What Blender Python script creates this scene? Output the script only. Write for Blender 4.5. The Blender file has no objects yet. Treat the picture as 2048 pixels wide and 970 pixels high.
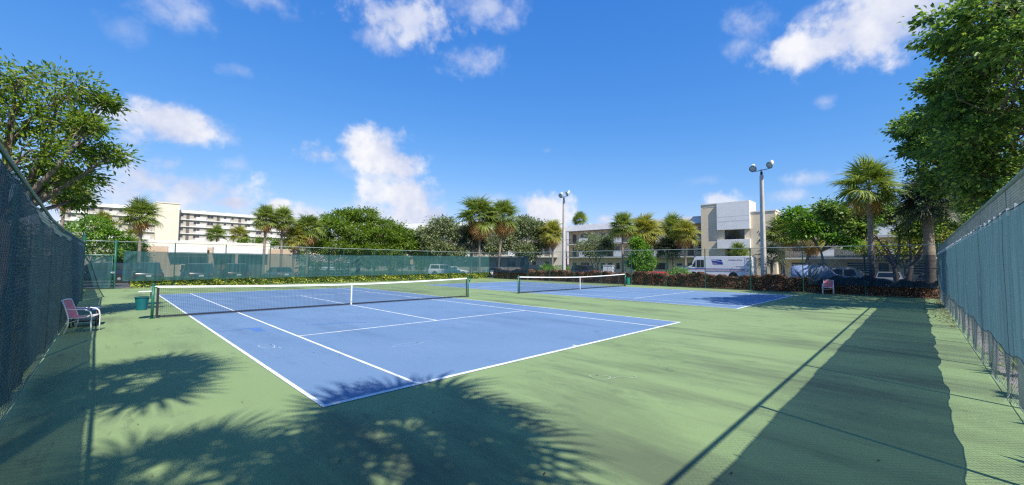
import bpy, bmesh, math, random
import numpy as np
from mathutils import Vector, Matrix, Euler, Quaternion
R = math.radians
rng = np.random.default_rng(7)
random.seed(7)
SC = bpy.context.scene
COL = SC.collection

# ------------------------------------------------------------------ camera
def cam_axes(yaw, pitch, roll):
    f = Vector((math.sin(yaw)*math.cos(pitch), math.cos(yaw)*math.cos(pitch), math.sin(pitch)))
    r = Vector((math.cos(yaw), -math.sin(yaw), 0)); u = r.cross(f)
    return r*math.cos(roll)+u*math.sin(roll), -r*math.sin(roll)+u*math.cos(roll), f
cr, cu, cf = cam_axes(R(44.988), R(2.968), R(0.4086))
cd = bpy.data.cameras.new('camera'); cam = bpy.data.objects.new('camera', cd); COL.objects.link(cam)
cam.matrix_world = Matrix(((cr.x, cu.x, -cf.x, -1.991), (cr.y, cu.y, -cf.y, -5.331), (cr.z, cu.z, -cf.z, 1.828), (0, 0, 0, 1)))
cd.sensor_width = 36; cd.lens = 808.63/2048*36; cd.clip_start = .05; cd.clip_end = 3000
SC.camera = cam
SC.cycles.filter_width = 1.3; SC.cycles.use_denoising = False

# ------------------------------------------------------------------ sky and sun
SUN = Vector((-.24, -.83, 1)).normalized()
SC.view_settings.view_transform = 'Standard'; SC.view_settings.look = 'None'
SC.view_settings.gamma = 1; SC.view_settings.exposure = 0.5
W = bpy.data.worlds.new('World'); SC.world = W; W.use_nodes = True
nt = W.node_tree; N = nt.nodes; L = nt.links
def wn(t, **k):
    n = N.new(t)
    for a, b in k.items(): setattr(n, a, b)
    return n
sky = wn('ShaderNodeTexSky', sky_type='NISHITA', sun_disc=False, sun_elevation=math.asin(SUN.z),
         sun_rotation=math.atan2(SUN.x, SUN.y) % (2*math.pi), air_density=1.0, dust_density=0.2, ozone_density=3.0)
sp = wn('ShaderNodeSeparateColor'); L.new(sky.outputs[0], sp.inputs[0]); hs = wn('ShaderNodeCombineColor')
for i_, (k_, g_) in enumerate(((.376, 1.4), (.98, .8), (2.80, .4))):      # deep clear blue, paling towards the horizon
    pw = wn('ShaderNodeMath', operation='POWER'); L.new(sp.outputs[i_], pw.inputs[0]); pw.inputs[1].default_value = g_
    ml = wn('ShaderNodeMath', operation='MULTIPLY'); L.new(pw.outputs[0], ml.inputs[0]); ml.inputs[1].default_value = k_; L.new(ml.outputs[0], hs.inputs[i_])
tc = wn('ShaderNodeTexCoord')
no1 = wn('ShaderNodeTexNoise'); no1.inputs['Scale'].default_value = 9; no1.inputs['Detail'].default_value = 7; no1.inputs['Roughness'].default_value = .58
no2 = wn('ShaderNodeTexNoise'); no2.inputs['Scale'].default_value = 34; no2.inputs['Detail'].default_value = 8; no2.inputs['Roughness'].default_value = .6
for n_ in (no1, no2): L.new(tc.outputs['Generated'], n_.inputs['Vector'])
def wm(op, a, b=None, c=None):
    n = N.new('ShaderNodeMath'); n.operation = op
    for i, v in enumerate((a, b, c)):
        if v is None: continue
        if isinstance(v, (int, float)): n.inputs[i].default_value = v
        else: L.new(v, n.inputs[i])
    return n.outputs[0]
# clouds: each a lobe of the sky dome (azimuth, elevation in degrees, half-width, half-height, opacity), frayed by noise
CLOUDS = [
    (4.4, 14.7, 3.82, 2.15, 1), (2.6, 14.9, 1.88, 1.5, 0.95), (7.5, 14.5, 2.61, 1.2, 0.7), (-0.3, 15.2, 1.45, 1.25, 0.9), (1.0, 12.5, 1.46, 0.9, 0.6), (3.2, 8.8, 4.2, 2.6, 0.9),
    (6.4, 8.0, 5.4, 2.4, 0.85), (0.4, 7.1, 2.18, 2.25, 0.75), (18.4, 13.6, 2.58, 1.35, 0.85), (10.2, 11.2, 1.18, 0.8, 0.3), (26.3, 14.6, 3.87, 2.7, 1), (29.3, 13.2, 2.92, 2.2, 1),
    (27.7, 11.8, 3.82, 1.95, 0.75), (27.1, 9.4, 2.86, 2.1, 0.9), (30.7, 8.9, 3.61, 2.6, 1), (32.1, 6.7, 4.12, 2.05, 1), (26.5, 6.7, 3.18, 1.6, 0.8), (10.1, 6.8, 1.99, 0.9, 1),
    (15.0, 6.8, 1.39, 0.85, 1), (17.2, 6.2, 3.33, 1.1, 0.8), (11.9, 5.8, 4.48, 1.05, 0.55), (5.0, 25.9, 2.74, 1.55, 0.55), (3.3, 25.5, 2.21, 1.15, 0.4), (13.6, 29.5, 3.96, 1.1, 0.65),
    (28.8, 30.7, 6.06, 2.45, 0.75), (26.2, 28.4, 3.43, 1.6, 0.6), (40.1, 33.1, 5.45, 1.55, 0.5), (38.7, 27.0, 3.7, 1.45, 0.6), (15.3, 28.6, 1.93, 0.7, 0.35), (0.3, 22.6, 1.52, 1.1, 0.2),
    (10.3, 21.5, 1.63, 0.65, 0.25), (76.1, 27.6, 2.13, 1.7, 0.5), (74.9, 25.8, 1.71, 1.05, 0.4), (88.2, 24.6, 5.4, 3.1, 1), (83.8, 23.8, 5.2, 1.6, 0.96), (91.2, 25.4, 4.6, 3.2, 1),
    (82.1, 26.8, 1.2, 0.95, 0.5), (49.6, 7.6, 3.37, 1.85, 1), (47.5, 6.5, 2.83, 1.4, 0.8), (51.8, 6.9, 2.13, 1.25, 0.9), (81.4, 9.9, 2.81, 0.8, 0.6), (79.4, 8.1, 2.43, 0.85, 0.55),
    (72.3, 8.3, 1.78, 0.9, 0.75), (69.5, 10.8, 3.49, 0.75, 0.25), (58.0, 6.1, 1.64, 0.8, 0.9), (83.4, 18.0, 0.76, 0.75, 0.35), (50.0, 15.8, 0.96, 0.6, 0.35), (10.7, 11.3, 1.23, 0.8, 0.3),
    (42.5, 8.6, 2.82, 1.1, 0.35), (22.9, 12.7, 2.44, 1.5, 0.3), (96.9, 30.5, 4.8, 1.9, 0.79), (122.8, 25.0, 3.1, 2.6, 0.74), (147.0, 25.6, 4.7, 1.5, 0.58), (169.6, 27.0, 4.2, 1.3, 0.88),
    (187.1, 17.1, 4.6, 1.6, 0.8), (212.5, 26.9, 4.8, 1.8, 0.9), (228.3, 13.5, 2.7, 1.4, 0.61), (256.1, 27.1, 4.6, 1.8, 0.92), (272.9, 32.3, 4.0, 2.5, 0.84), (298.6, 18.0, 4.2, 1.4, 0.93),
    (320.6, 32.3, 4.3, 1.5, 0.92), (337.4, 14.5, 3.7, 2.1, 0.74),
]
acc = None; shade = None
sep = wn('ShaderNodeSeparateXYZ'); L.new(tc.outputs['Generated'], sep.inputs[0])
fray = wm('ADD', wm('MULTIPLY', wm('SUBTRACT', no1.outputs[0], .5), 3.6), wm('MULTIPLY', wm('SUBTRACT', no2.outputs[0], .5), 2.2))
frayl = wm('MULTIPLY', fray, .62)
for az, el, hw, hh, op in CLOUDS:
    c = Vector((math.sin(R(az))*math.cos(R(el)), math.cos(R(az))*math.cos(R(el)), math.sin(R(el))))
    s1 = wn('ShaderNodeVectorMath', operation='SUBTRACT'); L.new(tc.outputs['Generated'], s1.inputs[0]); s1.inputs[1].default_value = c
    s2 = wn('ShaderNodeVectorMath', operation='MULTIPLY'); L.new(s1.outputs[0], s2.inputs[0]); s2.inputs[1].default_value = (1/R(hw), 1/R(hw), 1/R(hh))
    s3 = wn('ShaderNodeVectorMath', operation='LENGTH'); L.new(s2.outputs[0], s3.inputs[0])
    d = wm('ADD', s3.outputs['Value'], frayl if op > .95 else fray)
    mr = wn('ShaderNodeMapRange', interpolation_type='SMOOTHSTEP'); L.new(d, mr.inputs[0])
    soft = .95 if op > .95 else (1.3 if op > .7 else 2.0)
    mr.inputs[1].default_value = 1.45; mr.inputs[2].default_value = 1.45-soft; mr.inputs[3].default_value = 0; mr.inputs[4].default_value = op
    acc = mr.outputs[0] if acc is None else wm('MAXIMUM', acc, mr.outputs[0])
shn = wn('ShaderNodeMapRange'); L.new(no1.outputs[0], shn.inputs[0])
shn.inputs[1].default_value = .35; shn.inputs[2].default_value = .6; shn.inputs[3].default_value = 0; shn.inputs[4].default_value = 1
ccol = wn('ShaderNodeMix', data_type='RGBA'); L.new(shn.outputs[0], ccol.inputs['Factor'])
ccol.inputs['A'].default_value = (5.75, 5.75, 5.95, 1); ccol.inputs['B'].default_value = (3.7, 4.05, 5.2, 1)
mx = wn('ShaderNodeMix', data_type='RGBA'); L.new(acc, mx.inputs['Factor']); L.new(hs.outputs[0], mx.inputs['A']); L.new(ccol.outputs['Result'], mx.inputs['B'])
bg = N['Background']; L.new(mx.outputs['Result'], bg.inputs[0]); bg.inputs[1].default_value = 0.12

sl = bpy.data.lights.new('sun', 'SUN'); sl.energy = 4.6; sl.angle = R(.53); sl.color = (1, .95, .86)
so = bpy.data.objects.new('sun', sl); COL.objects.link(so); so.rotation_euler = (-SUN).to_track_quat('-Z', 'Y').to_euler()

# ------------------------------------------------------------------ helpers
def tag(o, label=None, cat=None, group=None, kind=None):
    if label: o['label'] = label
    if cat: o['category'] = cat
    if group: o['group'] = group
    if kind: o['kind'] = kind
    return o
def link(o, parent=None):
    COL.objects.link(o)
    if parent: o.parent = parent
    return o
def empty(name, loc=(0, 0, 0), rz=0, label=None, cat=None, group=None):
    o = bpy.data.objects.new(name, None); link(o); o.location = loc; o.rotation_euler = (0, 0, rz); o.empty_display_size = .2
    return tag(o, label, cat, group)
class MB:
    def __init__(s): s.v = []; s.f = []
    def add(s, vs, fs):
        b = len(s.v); s.v += [tuple(v) for v in vs]; s.f += [tuple(i+b for i in f) for f in fs]; return s
    def box(s, x0, x1, y0, y1, z0, z1):
        return s.add([(x0, y0, z0), (x1, y0, z0), (x1, y1, z0), (x0, y1, z0), (x0, y0, z1), (x1, y0, z1), (x1, y1, z1), (x0, y1, z1)],
                     [(0, 3, 2, 1), (4, 5, 6, 7), (0, 1, 5, 4), (1, 2, 6, 5), (2, 3, 7, 6), (3, 0, 4, 7)])
    def tube(s, pts, r, n=8, cap=True):
        pts = [Vector(p) for p in pts]; m = len(pts)
        rs = r if isinstance(r, (list, tuple)) else [r]*m
        ref = None; vs = []; fs = []
        for i, p in enumerate(pts):
            t = (pts[min(i+1, m-1)]-pts[max(i-1, 0)]).normalized()
            if ref is None: ref = Vector((1, 0, 0)) if abs(t.x) < .9 else Vector((0, 1, 0))
            a = (ref-t*ref.dot(t)).normalized(); ref = a; b = t.cross(a)
            for k in range(n):
                q = 2*math.pi*k/n; vs.append(p+(a*math.cos(q)+b*math.sin(q))*rs[i])
        for i in range(m-1):
            for k in range(n):
                fs.append((i*n+k, i*n+(k+1) % n, (i+1)*n+(k+1) % n, (i+1)*n+k))
        if cap: fs += [tuple(range(n-1, -1, -1)), tuple((m-1)*n+k for k in range(n))]
        return s.add(vs, fs)
    def lathe(s, prof, n=16, c=(0, 0, 0), axis='z', cap=True):
        vs = []; fs = []; m = len(prof)
        for r, h in prof:
            for k in range(n):
                q = 2*math.pi*k/n; x, y = r*math.cos(q), r*math.sin(q)
                p = (x, y, h) if axis == 'z' else ((h, x, y) if axis == 'x' else (x, h, y))
                vs.append((p[0]+c[0], p[1]+c[1], p[2]+c[2]))
        for i in range(m-1):
            for k in range(n): fs.append((i*n+k, i*n+(k+1) % n, (i+1)*n+(k+1) % n, (i+1)*n+k))
        if cap: fs += [tuple(range(n-1, -1, -1)), tuple((m-1)*n+k for k in range(n))]
        return s.add(vs, fs)
    def prism(s, poly, a0, a1, axis='x'):
        n = len(poly); mk = {'x': lambda p, a: (a, p[0], p[1]), 'y': lambda p, a: (p[0], a, p[1]), 'z': lambda p, a: (p[0], p[1], a)}[axis]
        vs = [mk(p, a0) for p in poly]+[mk(p, a1) for p in poly]
        fs = [tuple(range(n-1, -1, -1)), tuple(range(n, 2*n))]+[(i, (i+1) % n, n+(i+1) % n, n+i) for i in range(n)]
        return s.add(vs, fs)
    def mesh(s, name, mat=None, smooth=False, bevel=0, seg=2):
        me = bpy.data.meshes.new(name); me.from_pydata(s.v, [], s.f)
        bm = bmesh.new(); bm.from_mesh(me); bmesh.ops.recalc_face_normals(bm, faces=bm.faces)
        if bevel:
            bmesh.ops.bevel(bm, geom=[e for e in bm.edges if len(e.link_faces) == 2 and e.calc_face_angle(0) > .35], offset=bevel, segments=seg, affect='EDGES', clamp_overlap=True)
        bm.to_mesh(me); bm.free()
        if mat: me.materials.append(mat)
        if smooth: me.polygons.foreach_set('use_smooth', [True]*len(me.polygons))
        return me
    def build(s, name, mat, parent=None, smooth=False, bevel=0, loc=(0, 0, 0), rz=0, seg=2):
        o = bpy.data.objects.new(name, s.mesh(name, mat, smooth, bevel, seg)); link(o, parent); o.location = loc; o.rotation_euler = (0, 0, rz)
        return o
def inst(name, me, parent=None, loc=(0, 0, 0), rot=(0, 0, 0), scale=(1, 1, 1)):
    o = bpy.data.objects.new(name, me); link(o, parent); o.location = loc; o.rotation_euler = rot; o.scale = scale
    return o
def rawmesh(name, verts, quads, mat, smooth=False):
    verts = np.asarray(verts, np.float32); quads = np.asarray(quads, np.int32)
    me = bpy.data.meshes.new(name); nq, w = quads.shape
    me.vertices.add(len(verts)); me.vertices.foreach_set('co', verts.ravel())
    me.loops.add(nq*w); me.loops.foreach_set('vertex_index', quads.ravel())
    me.polygons.add(nq); me.polygons.foreach_set('loop_start', np.arange(nq, dtype=np.int32)*w)
    me.update(calc_edges=True); me.materials.append(mat)
    if smooth: me.polygons.foreach_set('use_smooth', [True]*nq)
    return me

# ------------------------------------------------------------------ materials
def newmat(name):
    m = bpy.data.materials.new(name); m.use_nodes = True
    return m, m.node_tree.nodes, m.node_tree.links, m.node_tree.nodes['Principled BSDF']
def mat(name, col, rough=.6, var=.12, scale=3.0, metal=0, bump=0, bscale=40, spec=.4, detail=5, stretch=None):
    m, n, l, p = newmat(name)
    p.inputs['Roughness'].default_value = rough; p.inputs['Metallic'].default_value = metal; p.inputs['Specular IOR Level'].default_value = spec
    t = n.new('ShaderNodeTexCoord'); src = t.outputs['Object']
    if stretch:
        mp = n.new('ShaderNodeMapping'); mp.inputs['Scale'].default_value = stretch; l.new(src, mp.inputs[0]); src = mp.outputs[0]
    no = n.new('ShaderNodeTexNoise'); no.inputs['Scale'].default_value = scale; no.inputs['Detail'].default_value = detail; l.new(src, no.inputs['Vector'])
    r = n.new('ShaderNodeValToRGB'); e = r.color_ramp.elements
    e[0].position = .3; e[1].position = .7
    e[0].color = tuple(max(0, c*(1-var)) for c in col)+(1,); e[1].color = tuple(min(1, c*(1+var)) for c in col)+(1,)
    l.new(no.outputs[0], r.inputs[0]); l.new(r.outputs[0], p.inputs['Base Color'])
    if bump:
        nb = n.new('ShaderNodeTexNoise'); nb.inputs['Scale'].default_value = bscale; nb.inputs['Detail'].default_value = 4; l.new(src, nb.inputs['Vector'])
        b = n.new('ShaderNodeBump'); b.inputs['Strength'].default_value = bump; b.inputs['Distance'].default_value = .02
        l.new(nb.outputs[0], b.inputs['Height']); l.new(b.outputs[0], p.inputs['Normal'])
    return m
def leafmat(name, cols, transl=.35, rough=.45, spec=.35):
    """leaf colours spread over the leaves one by one"""
    m, n, l, p = newmat(name)
    g = n.new('ShaderNodeNewGeometry'); r = n.new('ShaderNodeValToRGB'); e = r.color_ramp.elements
    while len(e) < len(cols): e.new(.5)
    for i, c in enumerate(cols): e[i].position = i/(len(cols)-1); e[i].color = tuple(min(1, v*1.45) for v in c)+(1,)
    l.new(g.outputs['Random Per Island'], r.inputs[0])
    l.new(r.outputs[0], p.inputs['Base Color']); p.inputs['Roughness'].default_value = rough; p.inputs['Specular IOR Level'].default_value = spec
    tr = n.new('ShaderNodeBsdfTranslucent'); hv = n.new('ShaderNodeHueSaturation'); hv.inputs['Value'].default_value = 1.5; hv.inputs['Saturation'].default_value = 1.1
    l.new(r.outputs[0], hv.inputs['Color']); l.new(hv.outputs[0], tr.inputs[0])
    mxs = n.new('ShaderNodeMixShader'); mxs.inputs[0].default_value = transl
    l.new(p.outputs[0], mxs.inputs[1]); l.new(tr.outputs[0], mxs.inputs[2]); l.new(mxs.outputs[0], n['Material Output'].inputs[0])
    return m
def courtmat(name, col, dark, light, streak=(1, .15, 1), amount=.55):
    """acrylic court paint: faint mottling, scuffs and dirt streaks that run along the play direction"""
    m, n, l, p = newmat(name)
    p.inputs['Roughness'].default_value = .72; p.inputs['Specular IOR Level'].default_value = .25
    t = n.new('ShaderNodeTexCoord')
    def noise(scale, detail, st=None, rough=.5):
        src = t.outputs['Object']
        if st:
            mp = n.new('ShaderNodeMapping'); mp.inputs['Scale'].default_value = st; mp.inputs['Rotation'].default_value = (0, 0, .25); l.new(src, mp.inputs[0]); src = mp.outputs[0]
        a = n.new('ShaderNodeTexNoise'); a.inputs['Scale'].default_value = scale; a.inputs['Detail'].default_value = detail; a.inputs['Roughness'].default_value = rough; l.new(src, a.inputs[0]); return a.outputs[0]
    def ramp(src, a, b, hi=1.0):
        r = n.new('ShaderNodeMapRange'); r.interpolation_type = 'SMOOTHSTEP'; l.new(src, r.inputs[0]); r.inputs[1].default_value = a; r.inputs[2].default_value = b; r.inputs[4].default_value = hi; return r.outputs[0]
    def mixc(f, a, b):
        x = n.new('ShaderNodeMix'); x.data_type = 'RGBA'; l.new(f, x.inputs['Factor'])
        for k, v in (('A', a), ('B', b)):
            if isinstance(v, tuple): x.inputs[k].default_value = v+(1,)
            else: l.new(v, x.inputs[k])
        return x.outputs['Result']
    def mul(a, b):
        x = n.new('ShaderNodeMath'); x.operation = 'MULTIPLY'; l.new(a, x.inputs[0]); l.new(b, x.inputs[1]); return x.outputs[0]
    c = mixc(ramp(noise(.35, 4), .35, .7, .6), col, light)
    c = mixc(mul(ramp(noise(.55, 9, (1.0, .45, 1), .72), .47, .62, amount*.42), ramp(noise(.11, 2), .45, .56)), c, dark)
    c = mixc(mul(ramp(noise(.9, 6, streak, .62), .44, .70, amount), ramp(noise(.16, 2), .38, .55)), c, dark)
    c = mixc(mul(ramp(noise(5, 6, streak, .7), .56, .70, .5), ramp(noise(.4, 3), .42, .60)), c, dark)
    c = mixc(mul(ramp(noise(1.7, 8, None, .75), .54, .66, .35), ramp(noise(.23, 3), .45, .6)), c, dark)
    c = mixc(ramp(noise(2.6, 7, (.25, 1, 1), .7), .60, .72, .28), c, light)
    c = mixc(ramp(noise(70, 3), .35, .75, .22), c, dark)
    l.new(c, p.inputs['Base Color'])
    nb = n.new('ShaderNodeTexNoise'); nb.inputs['Scale'].default_value = 260; l.new(t.outputs['Object'], nb.inputs[0])
    b = n.new('ShaderNodeBump'); b.inputs['Strength'].default_value = .25; b.inputs['Distance'].default_value = .004; l.new(nb.outputs[0], b.inputs['Height']); l.new(b.outputs[0], p.inputs['Normal'])
    return m
def screenmat(name, col, clear, transl):
    """knitted polyethylene windscreen: open weave, part see-through, part glowing when backlit"""
    m, n, l, p = newmat(name)
    p.inputs['Roughness'].default_value = .7; p.inputs['Specular IOR Level'].default_value = .25
    t = n.new('ShaderNodeTexCoord'); no = n.new('ShaderNodeTexNoise'); no.inputs['Scale'].default_value = 1.3; no.inputs['Detail'].default_value = 6
    mp = n.new('ShaderNodeMapping'); mp.inputs['Scale'].default_value = (5.5, 1, .35); l.new(t.outputs['Object'], mp.inputs[0]); l.new(mp.outputs[0], no.inputs[0])
    r = n.new('ShaderNodeValToRGB'); e = r.color_ramp.elements; e[0].position = .35; e[1].position = .7
    e[0].color = tuple(c*.78 for c in col)+(1,); e[1].color = (min(1, col[0]*1.35), min(1, col[1]*1.4), min(1, col[2]*1.25), 1); l.new(no.outputs[0], r.inputs[0]); l.new(r.outputs[0], p.inputs['Base Color'])
    tr = n.new('ShaderNodeBsdfTranslucent'); hv = n.new('ShaderNodeHueSaturation'); hv.inputs['Value'].default_value = 2.0; l.new(r.outputs[0], hv.inputs['Color']); l.new(hv.outputs[0], tr.inputs[0])
    a = n.new('ShaderNodeMixShader'); a.inputs[0].default_value = transl; l.new(p.outputs[0], a.inputs[1]); l.new(tr.outputs[0], a.inputs[2])
    tp = n.new('ShaderNodeBsdfTransparent'); b = n.new('ShaderNodeMixShader'); b.inputs[0].default_value = clear
    l.new(a.outputs[0], b.inputs[1]); l.new(tp.outputs[0], b.inputs[2]); l.new(b.outputs[0], n['Material Output'].inputs[0])
    return m

M = {}
M['green'] = courtmat('court_green', (.232, .322, .136), (.085, .105, .065), (.26, .35, .155), (1.0, .18, 1), .75)
M['blue'] = courtmat('court_blue', (.142, .235, .372), (.075, .13, .22), (.172, .27, .405), (1.0, .2, 1), .4)
M['bluepatch'] = mat('patch_blue', (.085, .185, .42), .65, .1)
M['line'] = mat('line_white', (.72, .75, .75), .7, .2, 3, detail=12, bump=.3, bscale=90)
M['chalk'] = mat('chalk', (.42, .55, .68), .8, .1)
M['chalkg'] = mat('chalk_green', (.45, .55, .38), .8, .1)
M['grass'] = mat('grass', (.055, .09, .025), .9, .35, .6, bump=.5, bscale=8)
M['asphalt'] = mat('asphalt', (.075, .075, .078), .85, .2, .5, bump=.3, bscale=60)
M['soil'] = mat('mulch', (.10, .065, .04), .95, .4, 9, bump=.8, bscale=30)
M['gravel'] = mat('dusty_gravel', (.25, .225, .20), .95, .45, 12, bump=.8, bscale=30)
M['galv'] = mat('galvanised', (.30, .36, .33), .45, .15, 5, metal=.3)
M['gpost'] = mat('green_vinyl', (.02, .12, .085), .4, .2, 4)
M['wire'] = mat('wire_green', (.035, .12, .095), .4, .2, 4)
M['wireL'] = mat('wire_pale_green', (.17, .27, .26), .35, .2, 4, metal=.2)
M['wiregrey'] = mat('wire_grey', (.22, .28, .27), .35, .3, 4, metal=.3)
M['screen'] = screenmat('windscreen_far', (.030, .098, .112), .30, .10)
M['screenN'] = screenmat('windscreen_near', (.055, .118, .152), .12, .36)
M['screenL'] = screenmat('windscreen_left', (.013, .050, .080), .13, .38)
M['screenR'] = screenmat('windscreen_right', (.012, .045, .075), .33, .12)  # shade of the trees put into the fabric colour, darker and bluer
M['hem'] = mat('hem', (.015, .055, .06), .7)
M['netcord'] = mat('net_cord', (.018, .02, .03), .8)
M['netband'] = mat('net_band', (.02, .022, .035), .75)
M['tape'] = mat('net_tape', (.84, .84, .82), .7, .05)
M['netpost'] = mat('net_post', (.012, .13, .085), .35, .2, 6)
M['steel'] = mat('steel', (.45, .47, .48), .35, .1, 8, metal=.7)
M['blackmetal'] = mat('black_metal', (.012, .012, .014), .45)
M['white'] = mat('white_paint', (.78, .78, .76), .5, .06, 4)
M['truckwhite'] = mat('truck_white', (.74, .75, .77), .3, .05, 2)
M['teal'] = mat('teal_plastic', (.010, .125, .145), .35, .1, 6)
M['greenbin'] = mat('green_plastic', (.01, .22, .16), .35, .1, 6)
M['sling'] = mat('salmon_sling', (.62, .19, .20), .7, .12, 10)
M['alu'] = mat('white_aluminium', (.75, .75, .76), .3, .05)
M['bluesling'] = mat('navy_sling', (.10, .16, .32), .7, .12, 10)
M['cream'] = mat('cream_stucco', (.55, .42, .30), .9, .07, .8, bump=.25, bscale=25)
M['tan'] = mat('tan_stucco', (.74, .61, .43), .9, .07, .6, bump=.25, bscale=25)
M['pale'] = mat('pale_stucco', (.44, .405, .35), .9, .06, .6)
M['ivory'] = mat('ivory_stucco', (.70, .63, .50), .9, .05, .5)
M['bwhite'] = mat('white_stucco', (.78, .77, .74), .85, .05, 1.2, bump=.3, bscale=14)
M['slab'] = mat('slab', (.60, .57, .50), .85, .08, 1)
M['roofgrey'] = mat('roof_gravel', (.52, .52, .53), .9, .12, 2, bump=.3, bscale=20)
M['glass'] = mat('window_glass', (.03, .035, .045), .08, .3, 2, spec=.8)
M['doorm'] = mat('door_brown', (.13, .11, .10), .6)
M['shade'] = mat('recess_shade', (.08, .075, .07), .9)  # dark tone with the shade of openings and recesses put into the colour
M['concrete'] = mat('pole_concrete', (.50, .47, .43), .85, .1, 3, bump=.2)
M['lens'] = mat('lamp_lens', (.38, .43, .46), .12, .3, 8, spec=.8)
M['trunk'] = mat('bark', (.17, .13, .10), .95, .3, 6, bump=.8, bscale=22, stretch=(1, 1, .35))
M['ptrunk'] = mat('palm_bark', (.26, .21, .165), .95, .3, 3, bump=.9, bscale=9, stretch=(.4, .4, 2.5))
M['frond'] = leafmat('palm_leaf', [(.07, .105, .022), (.11, .16, .034), (.17, .215, .042), (.26, .27, .06)], .35)
M['frondy'] = leafmat('palm_leaf_yellow', [(.11, .14, .025), (.18, .20, .036), (.27, .26, .05), (.34, .28, .07)], .35)
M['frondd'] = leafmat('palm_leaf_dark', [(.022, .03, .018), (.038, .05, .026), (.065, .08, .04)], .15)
M['dead'] = leafmat('palm_leaf_dead', [(.26, .14, .055), (.38, .21, .08), (.44, .28, .11), (.30, .20, .10)], .25, .8, .1)
M['leafL'] = leafmat('leaf_left', [(.04, .07, .012), (.075, .125, .018), (.13, .19, .026), (.24, .27, .05)], .5)
M['leafR'] = leafmat('leaf_right', [(.03, .06, .022), (.06, .11, .03), (.11, .18, .036), (.24, .30, .06)], .5)
M['leafB'] = leafmat('leaf_bright', [(.04, .09, .012), (.075, .16, .018), (.12, .23, .025), (.18, .29, .04)], .35)
M['leafY'] = leafmat('leaf_yellow_green', [(.07, .10, .015), (.14, .18, .025), (.24, .26, .04), (.34, .32, .07)], .4)
M['leafP'] = leafmat('leaf_poinciana', [(.035, .07, .010), (.07, .125, .016), (.115, .18, .022), (.20, .25, .035)], .4)
M['leafO'] = leafmat('leaf_olive', [(.06, .085, .032), (.10, .135, .055), (.17, .205, .09), (.28, .29, .15)], .3)
M['leafH'] = leafmat('leaf_green_hedge', [(.03, .07, .012), (.07, .14, .018), (.16, .24, .03), (.42, .42, .06), (.50, .46, .10)], .3)
M['leafC'] = leafmat('leaf_copper_hedge', [(.05, .025, .02), (.11, .045, .03), (.20, .085, .045), (.26, .15, .085), (.09, .085, .035)], .25)
M['agave'] = leafmat('agave_leaf', [(.05, .09, .09), (.08, .13, .13)], .15)
M['litter'] = leafmat('dead_leaves', [(.04, .028, .018), (.08, .05, .028), (.13, .085, .05)], .1, .9, .1)
M['tyre'] = mat('rubber', (.015, .015, .016), .85)
M['rim'] = mat('alloy', (.42, .43, .45), .35, .1, 8, metal=.6)
M['carglass'] = mat('car_glass', (.015, .02, .025), .06, .2, 2, spec=.9)
M['headl'] = mat('headlight', (.6, .62, .65), .15)
M['taill'] = mat('tail_light', (.35, .01, .01), .25)
def paint(name, col): return mat(name, col, .22, .03, 1, spec=.6)
M['pdark'] = paint('paint_black', (.018, .02, .026)); M['pnavy'] = paint('paint_navy', (.02, .028, .06)); M['pwhite'] = paint('paint_white', (.72, .73, .74))
M['pred'] = paint('paint_red', (.55, .03, .015)); M['pgrey'] = paint('paint_grey', (.09, .10, .11)); M['psilver'] = paint('paint_silver', (.42, .44, .46))
M['cover'] = mat('car_cover', (.33, .41, .58), .6, .12, 3, bump=.3, bscale=6)
M['logoblue'] = mat('logo_blue', (.015, .035, .30), .4, .02); M['logored'] = mat('stripe_red', (.45, .03, .04), .4, .02); M['ink'] = mat('ink', (.03, .04, .10), .5, .02)
M['signp'] = mat('sign_face', (.62, .45, .22), .5)
M['redorn'] = mat('ornament_dark', (.05, .045, .04), .5)

# ------------------------------------------------------------------ ground
def sheet(name, x0, x1, y0, y1, z, m, parent=None, thick=.0):
    mb = MB()
    if thick: mb.box(x0, x1, y0, y1, z-thick, z)
    else: mb.add([(x0, y0, z), (x1, y0, z), (x1, y1, z), (x0, y1, z)], [(0, 1, 2, 3)])
    return mb.build(name, m, parent)
tag(sheet('ground', -900, 1200, -900, 1200, -.12, M['grass']), kind='structure')
tag(sheet('parking_lot', 34.2, 63.5, -40, 58, -.10, M['asphalt']), kind='structure')
tag(sheet('parking_road', -40, 34.2, 34.4, 58, -.098, M['asphalt']), kind='structure')
tag(sheet('planting_bed', 31.1, 33.9, -9, 33.6, -.02, M['soil'], thick=.08), kind='structure')
tag(sheet('planting_bed', -1.3, 31.1, 31.65, 33.6, -.022, M['soil'], thick=.08), kind='structure')
tag(sheet('planting_bed', -2.6, 31.0, -9.5, -6.3, -.024, M['gravel'], thick=.08), kind='structure')
apron = tag(sheet('court_apron', -2.85, 31.1, -6.30, 31.65, 0, M['green'], thick=.12), kind='structure')

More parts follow.
